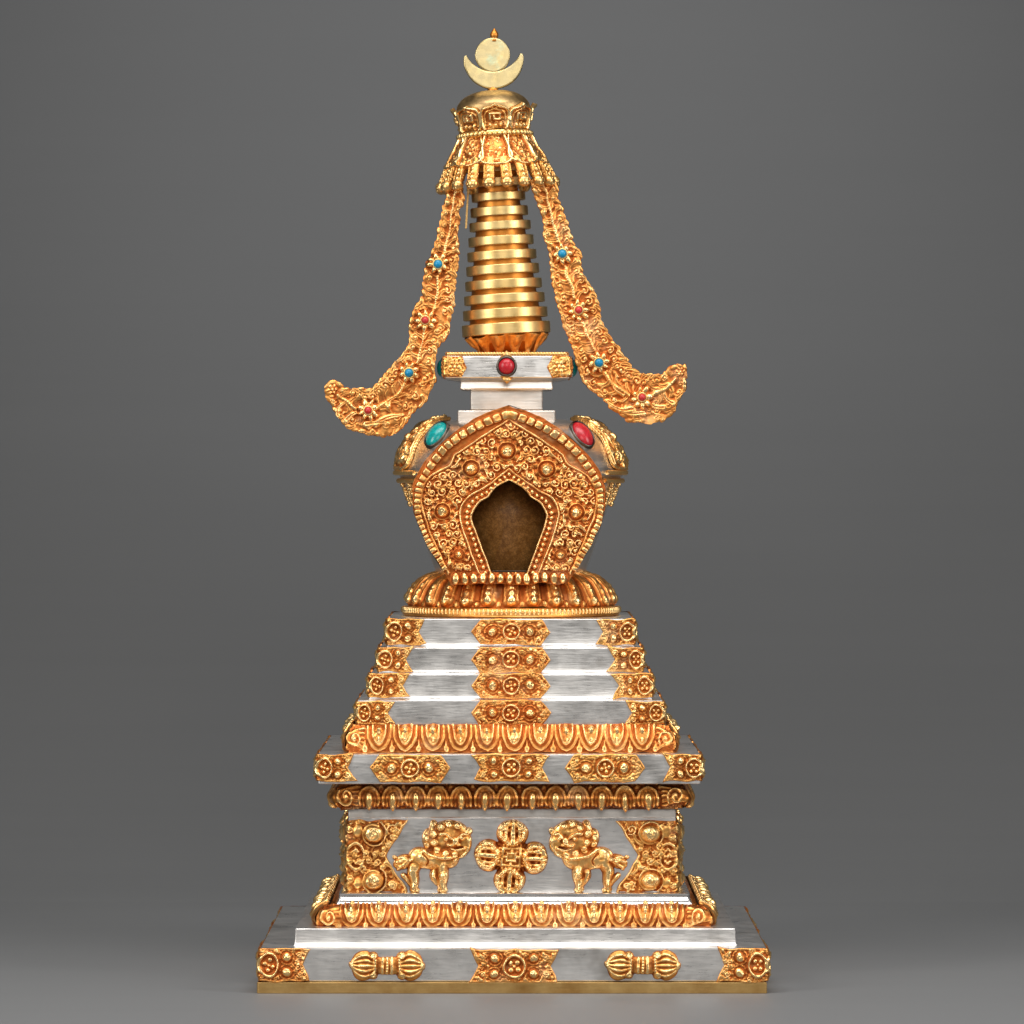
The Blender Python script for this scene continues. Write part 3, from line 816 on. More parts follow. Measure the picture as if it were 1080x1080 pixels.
# ------------------------------------------------------------------ lotus pad under the vase
def lathe_map(prof, cx, cy=0, th0=0):
    """(angle, arc length) -> surface of revolution, displaced along its normal"""
    prof = resample(np.asarray(prof, float), 1.0)
    d = np.linalg.norm(np.diff(prof, axis=0), axis=1); s = np.concatenate([[0], np.cumsum(d)])
    tr, tz = np.gradient(prof[:, 0], s), np.gradient(prof[:, 1], s)
    nr, nz = tz, -tr
    def f(u, v, h):
        r = np.interp(v, s, prof[:, 0]) + h * np.interp(v, s, nr); z = np.interp(v, s, prof[:, 1]) + h * np.interp(v, s, nz)
        return np.stack([cx + r * np.sin(u + th0), cy - r * np.cos(u + th0), z], -1)
    return f, s[-1]

class ARelief(Relief):
    """relief on a turned surface: x is angle * rref"""
    def mesh_on(s, mb, f, rref, **k): return s.mesh(mb, lambda u, v, h: f(u / rref, v, h), **k)

def pad():
    cx = wx(539, 0); k = kk(0)
    z = lambda y: wz(y, -108)
    prof = [(108 * k, z(641)), (107 * k, z(636)), (105 * k, z(630)), (101.5 * k, z(623)), (97 * k, z(617)), (90 * k, z(612)), (78 * k, z(608.5)), (66 * k, z(607))]
    f, L = lathe_map(catmull(prof, 6), cx)
    rr = 106.0; W = 2 * PI * rr
    R = ARelief(-W / 2, W / 2, 0, L, .62); n = 28; rg = rng_of(71)
    for i in range(-14, 15):
        c = i * W / n
        R.stroke([(c, 8.5), (c, L)], 9.4, 3.0, 9.4, p=.6)
        R.dome(c, 7.5, 9.4, 7.4, 3.4)
        R.stroke([(c, 8), (c, L)], 5.0, 1.6, 5.0, add=True)
        R.dome(c, 7.0, 4.6, 5.4, 2.6, add=True); R.dome(c, 15.0, 3.2, 3.6, 2.0, add=True); R.dome(c, 22.0, 2.4, 2.8, 1.4, add=True)
        for s_ in (-1, 1): R.stroke([(c + s_ * 6.6, 7), (c + s_ * 6.6, L)], 1.0, .9, add=True)
        R.dome(c + W / n / 2, 3.5, 3, 4, 1.8)
    mb = MB(); R.mesh_on(mb, f, rr, skirt=False)
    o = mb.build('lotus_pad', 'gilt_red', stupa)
    mb = MB()
    lathe(mb, [(90 * k, 391.8), (112 * k, 391.8), (113.5 * k, 392.8), (114.6 * k, 394), (114.8 * k, z(645)), (112 * k, z(641.5)), (104 * k, z(640.5)), (60 * k, z(639))], (cx, 0), 128, a=.45)
    th = np.arange(150) / 150 * 2 * PI
    for t in th: ball(mb, (cx + 114.6 * k * math.sin(t), -114.6 * k * math.cos(t), z(645.2)), (2.0, 2.0, 3.4), a=.85, nu=8, nv=6)
    mb.build('beaded_rim', 'gilt', o)
    return o
pad()

# ------------------------------------------------------------------ vase
VX = wx(538.5, 0); KV = kk(0)
vz = lambda y: wz(y, 0)
vprof = np.array([(72, 612), (76, 610), (80, 600), (91, 570), (101, 540), (109, 520), (115, 506), (118.5, 500), (119, 496), (117, 490), (111, 475), (103, 463), (93, 452.5), (80, 446.5), (60, 443), (40, 441)], float)
vprof = np.stack([vprof[:, 0] * KV, vz(vprof[:, 1])], -1)
NZ0, NZ1 = wz(608, -100), wz(497, -100)
mb = MB()
lathe(mb, catmull(vprof, 4), (VX, 0), 128, skip=lambda c: (c[:, 1] < -97) | (np.abs(c[:, 0] - wx(537, -100)) < 46) & (c[:, 1] < 0) & (c[:, 2] > NZ0 - 6) & (c[:, 2] < NZ1 + 6))
vase = mb.build('vase', 'silver_warm', stupa)

def rope_ring(mb, cx, r, z, rad, twist=.5, n=360, a=.62, cy=0):
    t = np.linspace(math.radians(56), math.radians(304), n)     # from one side of the niche round the back to the other
    tube(mb, np.stack([cx + r * np.sin(t), cy - r * np.cos(t), np.full(n, z)], -1), rad, 10, False, twist, .32, 2, a)
mb = MB(); rope_ring(mb, VX, 121.5 * KV, vz(498.5), 3.0, 2 * PI / 4.2 / 2, 700); rope_ring(mb, VX, 118 * KV, vz(507), 2.8, 2 * PI / 4.2 / 2, 700)
mb.build('rope_trim', 'gilt', vase)

# swags of granules hanging from the rope, and the leaf cartouches on the shoulder
def on_vase(th, y, off=0):
    r = np.interp(-y, -np.array([612, 610, 600, 570, 540, 520, 506, 500, 496, 490, 475, 463, 452.5, 446.5, 443, 441.]), vprof[:, 0]) + off
    return np.array([VX + r * math.sin(th), -r * math.cos(th), vz(y)])
mb = MB(); rg = rng_of(81)
for a0 in np.arange(0, 360, 15):
    if a0 + 7.5 < 57 or a0 + 7.5 > 303: continue
    th0 = math.radians(a0 + 7.5); dt = math.radians(15)
    for q in np.linspace(0, 1, 13):
        y = 508 + 15 * math.sin(PI * q); ball(mb, on_vase(th0 + dt * q, y, 2), 2.0, a=.75, nu=8, nv=6)
    for q, (yy, r) in enumerate(((511, 2.6), (516, 2.2), (521, 2.8), (526, 2.2), (531, 3.2))): ball(mb, on_vase(th0, yy, 2.2), (r, r, r * 1.15), a=.75, nu=8, nv=6)
    for q, (yy, r) in enumerate(((526, 2.4), (530.5, 1.9))): ball(mb, on_vase(th0 + dt / 2, yy, 2.2), r, a=.75, nu=8, nv=6)
mb.build('bead_swags', 'gilt', vase)

vf, vL = lathe_map(vprof[7:15], VX)
def cartouche(th_deg, seed):
    rr = 105.0
    L = vL
    half = [(0, 4), (26, 5), (31, 14), (27, 30), (29, 44), (20, 56), (9, 62), (0, 66)]
    sm = catmull(half, 5); poly = np.vstack([sm, np.stack([-sm[::-1, 0], sm[::-1, 1]], -1)])
    R = ARelief(-36, 36, 0, 70, .6, poly); rg = rng_of(seed)
    R.H += 1.6
    R.stroke(np.vstack([poly, poly[:1]]) * [.95, 1], 2.0, 3.0, base=1)
    R.flower(0, 30, 15, 8, 7.5)
    for s_ in (-1, 1):
        R.spiral(s_ * 18, 14, 1, 7, 1.4, 0, 2.2, 6, 1.2, s_); R.spiral(s_ * 18, 46, 1, 6, 1.4, 2, 2.0, 6, 1.2, -s_)
        R.dome(s_ * 21, 30, 5, 6, 6)
    R.dome(0, 54, 5, 5, 7); R.dome(0, 10, 6, 4, 6)
    R.fill(900, 2.2, 4.4, 6.0, 2.4, rg, 1.5)
    mb = R.mesh_on(MB(), lambda u, v, h: vf(u + math.radians(th_deg), v * vL / 70, h * 1.35 + .5), rr, base=-3, warp=1.0)
    t = np.linspace(0, 2 * PI, 240); pp = resample(np.vstack([poly, poly[:1]]), .8)
    tube(mb, vf(pp[:, 0] / rr + math.radians(th_deg), pp[:, 1] * vL / 70, np.full(len(pp), 2.5)), 2.4, 8, False, 2 * PI / 4.2 / 2, .3, 2, .6)
    P = []
    return mb
for th in (-80, 80):
    mb = cartouche(th, 82 + int(th > 0))
    mb.build('shoulder_ornament', 'gilt', vase)

def rot_to(n, up):
    """matrix whose z column is n and whose y column follows up"""
    n = np.asarray(n, float) / np.linalg.norm(n); x = np.cross(up, n); x /= np.linalg.norm(x); y = np.cross(n, x)
    return np.stack([x, y, n], 1)

def cabochon(name, mat, parent, c, n, up, a, b, h, bez=1.8, bez_mat='bezel', bez_h=.45):
    R = rot_to(n, up); c = np.asarray(c, float); n = R[:, 2]
    mb = MB(); ball(mb, c, (a, b, h), nu=32, nv=18, rot=R)
    st = mb.build(name, mat, parent)
    mb = MB(); t = np.arange(48) / 48 * 2 * PI
    prof = [(bez + .6, -3), (bez + .3, h * bez_h * .6), (bez * .6, h * bez_h), (.2, h * bez_h * .9), (-.6, 0)]
    V = []
    for (d, z) in prof: V.append(np.stack([(a + d) * np.cos(t), (b + d) * np.sin(t), np.full(48, z)], -1))
    V = np.array(V).transpose(1, 0, 2).reshape(-1, 3) @ R.T + c
    mb.add(V, grid_q(48, len(prof), True), a=.4)
    mb.build('stone_setting', bez_mat, parent)
    return st

def shoulder_stone(px, py, name, mat, th):
    th = math.radians(th)
    i = 3
    y0, y1 = 472, 450
    p0, p1 = on_vase(th, y0), on_vase(th, y1)
    # solve the angle so that the stone sits where it is seen
    r = (np.linalg.norm(p0[:2] - [VX, 0]) + np.linalg.norm(p1[:2] - [VX, 0])) / 2
    c = (p0 + p1) / 2; up = p1 - p0
    e = np.array([math.cos(th), math.sin(th), 0]); n = np.cross(e, up); 
    if n[2] < 0: n = -n
    n = n / np.linalg.norm(n) + np.array([0, -.25, 0])
    cabochon(name, mat, vase, c + n * 2.5, n, up, 11.5, 16.5, 8.5, 1.6)
shoulder_stone(459, 461, 'turquoise_stone', 'turquoise', -50)
shoulder_stone(614, 457, 'coral_stone', 'coral', 48)

# ------------------------------------------------------------------ niche
NY = -114.0; NK = kk(NY); NX = wx(537, NY)
def half_curve(pts, n=8): return catmull([(w * NK, wz(y, NY)) for w, y in pts], n)
def both(c): return np.vstack([np.stack([-c[::-1, 0], c[::-1, 1]], -1), c[1:]])
h_out = half_curve([(0, 427), (27, 437), (54, 453), (78, 474), (97, 500), (102, 526), (97.5, 550), (82.5, 582), (61, 616)])
h_line = np.vstack([half_curve([(0, 442.5), (26, 459), (57, 480)])[:-1], half_curve([(57, 480), (64, 491), (83, 503), (92, 522), (87.5, 550), (64.5, 604)])])
h_band = np.vstack([half_curve([(0, 494.5), (16, 507), (31.5, 517)])[:-1], half_curve([(31.5, 517), (46, 526.6), (51.5, 540), (50, 554), (43, 576), (32, 604)])])
h_open = np.vstack([half_curve([(0, 506), (13, 514), (20.5, 523.5)])[:-1], half_curve([(20.5, 523.5), (31, 530.5), (38, 541), (37, 553), (28, 576), (18.5, 603)])])
out_poly, line_c, band_c, open_poly = both(h_out), both(h_line), both(h_band), both(h_open)
R = Relief(-106 * NK, 106 * NK, wz(617, NY), wz(426, NY), .55, out_poly); rg = rng_of(91)
sd_out = R.SD.copy(); sd_open = poly_sdf(open_poly, R.X, R.Y)
R.H += 1.0
# bead line, inner band with pearls, rolled opening edge
def roped(P, w, h, dstep, base=0):
    for q in resample(P, dstep): R.dome(q[0], q[1], w, None, h, base=base)
    R.stroke(P, w * .8, h * .75, base=base)
roped(line_c, 1.7, 2.6, 1.9, 1.0)
roped(band_c, 1.6, 2.8, 1.8, 1.2)
oc = both(np.stack([h_open[:, 0] + 1.8, h_open[:, 1]], -1)); roped(oc, 1.6, 2.8, 1.8, 1.2)
mid = both(np.vstack([[(0, (h_band[0, 1] + h_open[0, 1]) / 2)], (resample(h_band, 1.0)[:: 1][np.linspace(0, len(resample(h_band, 1.0)) - 1, 40).astype(int)] + resample(h_open, 1.0)[np.linspace(0, len(resample(h_open, 1.0)) - 1, 40).astype(int)])[1:] / 2]))
for q in resample(mid, 6.2): R.dome(q[0], q[1], 2.9, None, 4.6)
# toothed border
h_teeth = half_curve([(0, 436.5), (20, 443.5), (37, 451.5), (52, 460), (66, 471), (77, 484), (86.5, 497.5), (93, 509.5), (96.5, 523), (95.5, 545), (88, 565), (77, 586), (65, 606)])
arc = resample(h_teeth, .5)
nrm = np.gradient(arc, axis=0); nrm /= np.linalg.norm(nrm, axis=1)[:, None]
i = 9
while i < len(arc) - 8:
    f = i / len(arc); g = min(1, max(0, (f - .38) / .22)); hl = 4.7 - 2.1 * g; hw_ = 4.8 - .9 * g
    a = math.atan2(nrm[i, 1], nrm[i, 0]); q = arc[i]
    for sx in (-1, 1):
        R.pad(sx * q[0], q[1], hl, hw_, 3.6, a if sx > 0 else PI - a, .6)
    i += int(round((hl * 2 + .5) / .5 + rg.uniform(-.5, .5)))
R.dome(0, h_teeth[0, 1] - .5, 4.2, 4.6, 4.4, p=.3)
zbot = wz(609.5, NY)
for x in np.linspace(-58, 58, 13): R.dome(x + rg.uniform(-.4, .4), zbot, 4.7, 6.6, 6.4, p=.4)
R.spiral(0, zbot + 7, 1, 7, .5, PI * 1.0, 1.8, 3.5, 1.2)
# flowers with domed hearts and their foliage
BOSS = [((px - 537) * NK, wz(py, NY), r) for (px, py, r) in ((535, 475.5, 15), (496.7, 494, 14.5), (577, 495, 14.5), (466.8, 539.5, 13.5), (607.5, 541, 13.5), (484, 585, 10), (591, 585, 10))]
Hb = R.H.copy()
for (x, y, r) in BOSS:
    for k in range(5):
        a = k * 1.257 + x; R.leaf(x + r * .95 * math.cos(a), y + r * .95 * math.sin(a), 15, 3.8, a + 1.0, 4.6)
fm = (poly_sdf(np.vstack([line_c, [(line_c[-1, 0], line_c[-1, 1])]]), R.X, R.Y) < -2.2) & (poly_sdf(band_c, R.X, R.Y) > 2.2) & (R.Y > zbot + 6)
keep = R.SD; R.SD = np.where(fm, -20.0, 5.0)
CL = [(x, y, r * .95) for x, y, r in BOSS]
R.scrolls(10.6, 4.7, 5.0, rg, fm & (sd_open > 0), CL)
R.fill(1500, 1.7, 2.6, 4.2, 1.3, rg, .5, CL); R.fill(2600, 1.1, 1.7, 3.4, 1.3, rg, .5, CL)
for (x, y, r) in BOSS:
    R.cut(x, y, r * .98)
    for k in range(9):
        a = k * PI / 4.5; R.dome(x + r * .84 * math.cos(a), y + r * .84 * math.sin(a), r * .20, r * .26, 3.0, a)
    R.ring(x, y, r * .66, 1.3, 3.6)
    R.dome(x, y, r * .55, None, 11, p=.6)
    R.spiral(x, y, .5, r * .4, 1.2, x, .9, .9, .7, add=True)
R.H = np.where(fm, R.H, Hb)
R.SD = np.maximum(sd_out, -sd_open)
mb = R.mesh(MB(), lambda u, v, h: np.stack([NX + u, NY - h, v], -1), base=-5)
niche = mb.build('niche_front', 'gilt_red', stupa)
# sides of the niche reaching back to the vase, and its lining
mb = MB(); P = np.vstack([out_poly, out_poly[:1]])
V = np.array([[NX + p[0] * (.995 if j else 1), (NY + 1, NY + 70)[j], p[1]] for p in P for j in (0, 1)]); mb.add(V, grid_q(len(P), 2))
mb.build('niche_wall', 'copper', niche)
mb = MB(); P = np.vstack([open_poly, open_poly[:1]])
V = np.array([[NX + p[0] * (1.0 if j == 0 else 1.04), (NY + 4, NY + 62)[j], p[1]] for p in P for j in (0, 1)]); mb.add(V, grid_q(len(P), 2)[:, ::-1])
c = np.array([[NX, NY + 62, open_poly[:, 1].mean()]]); n0 = mb.n; mb.add(c)
m = len(P); mb.t.append(np.array([(n0, 2 * i + 1, 2 * i + 3) for i in range(m - 1)]))
mb.build('niche_lining', 'inner', niche)
mb = MB(); zf = open_poly[:, 1].min()
mb.add([[NX - 18, NY + 4, zf + .5], [NX + 18, NY + 4, zf + .5], [NX + 18, NY + 61, zf + .5], [NX - 18, NY + 61, zf + .5]], [[0, 1, 2, 3]])
mb.build('niche_floor', 'silver_warm', niche, smooth=False)

# ------------------------------------------------------------------ neck and harmika
def neck():
    mb = MB(); cxs = wx(534.3, -48)
    z = lambda y: wz(y, -45)
    h1, h2, h3 = 51.5 * kk(-50), 38 * kk(-38), 48.5 * kk(-48)
    slab(mb, [(h1, z(447)), (h1, z(434)), (h1 - .4, z(433.2)), (h1 - 1.2, z(432.8)), (h2 + 1, z(432.4)), (h2, z(431.5)), (h2, z(412.5)), (h2 + 1, z(411.6)),
              (h3 - 1.5, z(411.2)), (h3 - .4, z(410.8)), (h3 + .6, z(409.5)), (h3, z(403)), (h3 - 1, z(402))], cxs, 1.4, nw=6)
    mb.build('neck', 'silver_warm', stupa, smooth=False)
neck()
hmw = front_of(466.5, 603.5) - 2.5; hcx = wx(534.8, -hmw)
z = lambda y: wz(y, -hmw)
mb = MB(); slab(mb, [(44, z(403.5)), (50, z(402)), (hmw - 5, z(399.5)), (hmw - .6, z(398.6)), (hmw, z(397.6)), (hmw, z(376.5)), (hmw - .4, z(375.6)), (hmw - 1.4, z(375))], hcx, 1.6)
harm = mb.build('harmika', 'silver', stupa, smooth=False)
def harm_corner():
    L, h = 24, 23
    out = [(-L + 6, -h / 2), (L - 6, -h / 2), (L, 0), (L - 5, h / 2), (-L + 5, h / 2), (-L, 0)]
    R = Relief(-L - 1, L + 1, -h / 2 - 1, h / 2 + 1, .5, out); rg = rng_of(101); R.H += .8
    for s_ in (-1, 1):
        R.flower(s_ * 11, 0, 7.5, 6, 3.8); R.spiral(s_ * 18, 6, .4, 3, 1.2, 0, 1.1, 2.6, .6, s_); R.spiral(s_ * 18, -6, .4, 3, 1.2, 0, 1.1, 2.6, .6, -s_)
    R.stroke([(-3, -11), (-3, 11)], 1, 2); R.stroke([(3, -11), (3, 11)], 1, 2)
    R.fill(900, 1.0, 2.2, 2.8, 1.3, rg, 1)
    return R
mb = harm_corner().mesh(MB(), wrap_map(hcx, z(386.8), hmw + .2, 1), base=-.6)
o = mb.build('corner_plaque', 'gilt', harm, origin=(hcx, 0, 0))
for r in (PI / 2, PI, -PI / 2): rep(o, r)
mb = MB(); u = np.linspace(0, 8 * hmw - 8, 1400); x, y, _, _, Lp = sq_path(hmw - 3, 3, np.linspace(0, 4 * (2 * (hmw - 6) + 3 * PI / 2), 1400, endpoint=False))
tube(mb, np.stack([hcx + x, y, np.full(1400, z(373.2))], -1), 2.3, 10, True, 2 * PI / 3.2 / 2, .32, 2, .62)
mb.build('rope_trim', 'gilt', harm)
mb = MB(); slab(mb, [(hmw - 4, z(375.3)), (hmw - 4, z(372.5)), (hmw - 8, z(372))], hcx, 1.5); mb.build('top_plate', 'core_gold', harm, smooth=False)
cabochon('coral_stone', 'coral', harm, (hcx - .5, -hmw - 1, z(386.3)), (0, -1, 0), (0, 0, 1), 9, 9, 6.5, 2.0)
for s_ in (-1, 1):
    cabochon('turquoise_stone', 'turquoise', harm, (hcx + s_ * (hmw + 3.4), 0, z(387)), (s_, 0, 0), (0, 0, 1), 8.6, 9.8, 6.0, 1.6, 'silver_polished', .2)
mb = MB()
for zz, sg in ((z(374), 1), (z(400.5), -1)):
    R = Relief(-9, 9, -5, 5, .6, [(-8, -sg * 3.5), (8, -sg * 3.5), (0, sg * 4.5)]); R.H += 1; R.dome(0, 0, 6, 3.5, 2); R.mesh(mb, lambda u, v, h: np.stack([hcx - .5 + u, -hmw - .3 - h, zz + v], -1), base=-.5)
mb.build('leaf_point', 'gilt', harm)

# ------------------------------------------------------------------ spire: it leans slightly to the left
SPX, SPZ = wx(535.3, 0), wz(372, 0); LEAN = math.radians(3.35)
cl, sl_ = math.cos(LEAN), math.sin(LEAN)
def lean(V):
    V = np.array(V, float); x, zz = V[:, 0].copy(), V[:, 2] - SPZ
    V[:, 0] = SPX + x * cl - zz * sl_; V[:, 2] = SPZ + x * sl_ + zz * cl
    return V
K0 = kk(0); sz = lambda y: (372 - y) * K0 + SPZ          # height along the spire axis (x is measured from the axis)

# lotus cup
prof = [(27, 372), (28.5, 369), (33, 363), (39, 356.5), (43, 352.5)]
f, L = lathe_map([(r * K0, sz(y)) for r, y in prof], 0)
rr = 36.0; W = 2 * PI * rr; R = ARelief(-W / 2, W / 2, 0, L, .55)
for i in range(-6, 7):
    c = (i + .5) * W / 12
    R.stroke([(c, -3), (c, L * .55), (c, L * .90)], 6.2, 3.6, 8.6, p=.5)
    R.dome(c, L * .66, 3.0, 8, 1.6, add=True)
mb = MB(); R.mesh_on(mb, f, rr, skirt=False); lathe(mb, [(20, sz(373)), (27, sz(372.4)), (27, sz(370)), (20, sz(369))], nseg=48, a=.4)
mb.build('lotus_cup', 'cup_gold', stupa, xf=lean)
# core and thirteen rings
mb = MB(); lathe(mb, [(30 * K0, sz(372)), (39.5 * K0, sz(350)), (21.5 * K0, sz(205)), (18 * K0, sz(150))], nseg=64, a=.4)
mb.build('spire_core', 'core_gold', stupa, xf=lean)
for i in range(13):
    y = 346.2 - 15.4 * i + (1 if i == 0 else 0); r = (46.6 - 2.02 * i) * K0; t = (5.1 if i else 6.0) - .06 * i
    mb = MB()
    e = rng_of(200 + i).uniform(-.4, .4, 2); t0_, t1_ = t + e[0], t + e[1]
    lathe(mb, [(r - 8, sz(y + t0_)), (r - 1.3, sz(y + t0_)), (r - .8, sz(y + t0_)), (r - .25, sz(y + t0_ - .25)), (r, sz(y + t0_ - .8)), (r, sz(y + t0_ - 1.2)), (r, sz(y)),
               (r, sz(y - t1_ + 1.2)), (r, sz(y - t1_ + .8)), (r - .25, sz(y - t1_ + .25)), (r - .8, sz(y - t1_)), (r - 1.3, sz(y - t1_)), (r - 8, sz(y - t1_))], nseg=96, cap=False)
    mb.build('spire_ring', 'ring_gold', stupa, xf=lean)

# ------------------------------------------------------------------ parasol
mb = MB()
dp = catmull([(38.5, 118), (38.6, 112), (36.5, 107.5), (31, 102), (23, 98), (13, 95.5), (0.3, 95)], 6)
lathe(mb, [(r * K0, sz(y)) for r, y in dp], nseg=72)
paras = mb.build('parasol', 'old_gold', stupa, xf=lean)
# crown of upturned petals
f, L = lathe_map([(r * K0, sz(y)) for r, y in ((35.5, 138), (36, 132), (38, 125), (40.5, 117), (42.5, 110.5))], 0)
rr = 40.0; W = 2 * PI * rr; R = ARelief(-W / 2, W / 2, 0, L + 1, .5, grow=True); rg = rng_of(111)
R.SD = R.Y - L * .55
R.H += 1.0
for i in range(-4, 5):
    c = i * W / 8 + 1.5; w = W / 8
    half = catmull([(0, L), (2.5, L * .94), (7, L * .88), (12.5, L * .82), (15.2, L * .68), (15.6, L * .4), (14.5, L * .12), (12, 0)], 5)
    poly = np.vstack([half, np.stack([-half[::-1, 0], half[::-1, 1]], -1)]) + [c, 0]
    R.SD = np.minimum(R.SD, poly_sdf(poly, R.X, R.Y))
    for s_ in (-1, 1):
        R.stroke(np.stack([c + s_ * (half[:, 0] - .8), half[:, 1] - .8], -1), 1.9, 3.4, base=1)
        R.stroke(np.stack([c + s_ * (half[:, 0] - 4.2), half[:, 1] - 4.4], -1)[4:-8], 1.1, 2.0, base=.8)
    R.stroke([(c + q[0], L * .46 + q[1]) for q in ((-5.5, -3), (-5.5, 4), (5.5, 4), (5.5, -2.5), (-1, -2.5), (-1, 1))], 1.6, 4.0)
    R.dome(c - 6, L * .16, 2.6, None, 3.4); R.dome(c + 6, L * .16, 2.6, None, 3.4); R.dome(c, L * .14, 2.2, None, 3.0)
    R.dome(c + w / 2, L * .25, 2.4, 6, 2.4)
R.fill(900, .9, 1.6, 2.0, 1.1, rg, 1)
mb = MB(); R.mesh_on(mb, f, rr, base=-1.2, bias=.14)
mb.build('petal_crown', 'gilt', paras, xf=lean)
mb = MB(); n = 46
for i in range(n):
    a = i * 2 * PI / n; ball(mb, (38.5 * K0 * math.sin(a), -38.5 * K0 * math.cos(a), sz(142.5)), (2.75, 2.75, 2.9), a=.85, nu=12, nv=8)
lathe(mb, [(30 * K0, sz(146)), (37.5 * K0, sz(145)), (37.5 * K0, sz(139)), (30 * K0, sz(137))], nseg=48, a=.2)
mb.build('bead_ring', 'ring_gold', paras, xf=lean)
# scalloped skirt
f, L = lathe_map([(r * K0, sz(y)) for r, y in ((53.5, 178), (47.5, 167), (41, 156), (35, 145))], 0)
rr = 44.0; W = 2 * PI * rr; R = ARelief(-W / 2, W / 2, 0, L, .5, grow=True); rg = rng_of(113)
R.SD = 3.5 - R.Y
R.H += .8
for i in range(-5, 6):
    c = i * W / 10; w = W / 10
    ang = np.linspace(PI, 2 * PI, 14)
    A_ = np.stack([c + w * .56 * np.cos(ang), 13 + 12.0 * np.sin(ang)], -1)
    R.SD = np.minimum(R.SD, np.hypot((R.X - c) / (w * .52), (R.Y - 12) / 12.0) * 12 - 12)
    R.stroke(np.vstack([[(c - w * .40, L)], A_, [(c + w * .40, L)]]), 2.0, 4.0, base=.8)
    ang = np.linspace(PI * 1.05, PI * 1.95, 12)
    R.stroke(np.stack([c + w * .28 * np.cos(ang), 16 + 8 * np.sin(ang)], -1), 1.0, 1.8, base=.8)
    R.dome(c, 17, 2.6, None, 3.2); R.dome(c, 7, 1.8, None, 2.4)
    R.dome(c + w / 2, 20, 2.2, None, 2.6)
R.fill(1200, .9, 1.7, 2.6, 1.2, rg, .6)
mb = MB(); R.mesh_on(mb, f, rr, base=-1.5, bias=.10)
mb.build('scalloped_skirt', 'gilt_red', paras, xf=lean)
# fringe of tassels
mb = MB(); P0, P1 = np.array([0, -46 * K0, sz(168)]), np.array([0, -61 * K0, sz(195)])
pth = catmull([(0, -47 * K0, sz(169)), (0, -53 * K0, sz(178)), (0, -57.5 * K0, sz(187)), (0, -60 * K0, sz(194.5))], 5)
tube(mb, pth, np.linspace(6.4, 6.2, len(pth)), 14, ry=.6, a=.5)
for q in np.linspace(.26, .76, 4):
    p = pth[int(q * (len(pth) - 1))]; ball(mb, p + [0, -2.9, .6], (2.6, 1.8, 2.6), a=.8, nu=12, nv=8)
    for sx in (-1, 1): ball(mb, p + [sx * 4.9, -1.6, 0], (1.2, 1.6, 4.6), a=.6, nu=8, nv=6)
ball(mb, pth[-1] + [0, -.8, -.5], (7.4, 6.0, 6.6), a=.65, nu=16, nv=10)
for a in range(6): ball(mb, pth[-1] + [3.2 * math.cos(a * PI / 3), -4.8, -.8 + 3.2 * math.sin(a * PI / 3)], 1.6, a=.95, nu=8, nv=6)
tas = mb.build('tassel', 'gilt', paras, origin=(0, 0, SPZ))
tas.location = (SPX * S, 0, SPZ * S); tas.rotation_mode = 'XYZ'
rg = rng_of(115)
from mathutils import Matrix, Euler
def set_tassel(o, a):
    m = Matrix.Rotation(-LEAN, 4, 'Y') @ Matrix.Rotation(a, 4, 'Z')
    o.rotation_euler = m.to_euler('XYZ')
for i in range(20):
    o = tas if i == 0 else rep(tas)
    set_tassel(o, (i + .5) * 2 * PI / 20 + rg.uniform(-.025, .025))
# ------------------------------------------------------------------ sun, moon, flame
def plate(name, poly, mat, cx, cz, Y0, Y1, bev=1.2):
    poly = np.asarray(poly, float)
    a = np.sum(poly[:, 0] * np.roll(poly[:, 1], -1) - poly[:, 1] * np.roll(poly[:, 0], -1))
    if a < 0: poly = poly[::-1]
    mb = MB(); R = Relief(poly[:, 0].min() - 1, poly[:, 0].max() + 1, poly[:, 1].min() - 1, poly[:, 1].max() + 1, .5, poly)
    R.H = bev * np.sqrt(np.clip(1 - np.clip(1 + R.SD / (bev * 1.3), 0, 1) ** 2, 0, 1))
    R.mesh(mb, lambda u, v, h: np.stack([cx + u, Y0 + bev - h, cz + v], -1), base=-(Y1 - Y0) + bev, soft=0, lump=0, warp=.15)
    R.mesh(mb, lambda u, v, h: np.stack([cx + u, Y1 - bev + h, cz + v], -1), skirt=False, soft=0, lump=0, warp=.15)
    mb.q[-1] = mb.q[-1][:, ::-1]
    return mb.build(name, mat, stupa)
K1 = kk(-3)
t0 = .035
def arcpts(c, r, a0, a1, n=40): t = np.linspace(a0, a1, n); return np.stack([c[0] + r * np.cos(t), c[1] + r * np.sin(t)], -1)
ro, ri, cyi = 31.5, 31.0, 18.0
a_o = math.asin(4.5 / ro); yi = 5.5; a_i = -math.asin((cyi - yi) / ri)
outer = arcpts((0, 0), ro, PI - a_o, 2 * PI + a_o, 60); inner = arcpts((0, cyi), ri, a_i, -PI - a_i, 50)
poly = np.vstack([outer, inner]); c, s_ = math.cos(t0), math.sin(t0)
poly = np.stack([poly[:, 0] * c - poly[:, 1] * s_, poly[:, 0] * s_ + poly[:, 1] * c], -1) * K1
plate('crescent_moon', poly, 'pale_gold', wx(520.4, -3), wz(62.5, -3), -5, 3)
plate('sun_disc', arcpts((0, 0), 18.4 * K1, 0, 2 * PI, 64)[:-1], 'pale_gold', wx(519.6, -3), wz(58, -3), -4, 2)
mb = MB()
fx = wx(521.3, 0)
lathe(mb, [(r, wz(y, 0)) for r, y in ((4.2, 44), (4.0, 41.8), (3.2, 40.6), (4.3, 38.8), (4.7, 36.8), (4.1, 34.6), (2.4, 32.4), (1.1, 30.6), (.15, 29.4))], (fx, -.5), 24)
mb.build('flame_tip', 'core_gold', stupa)
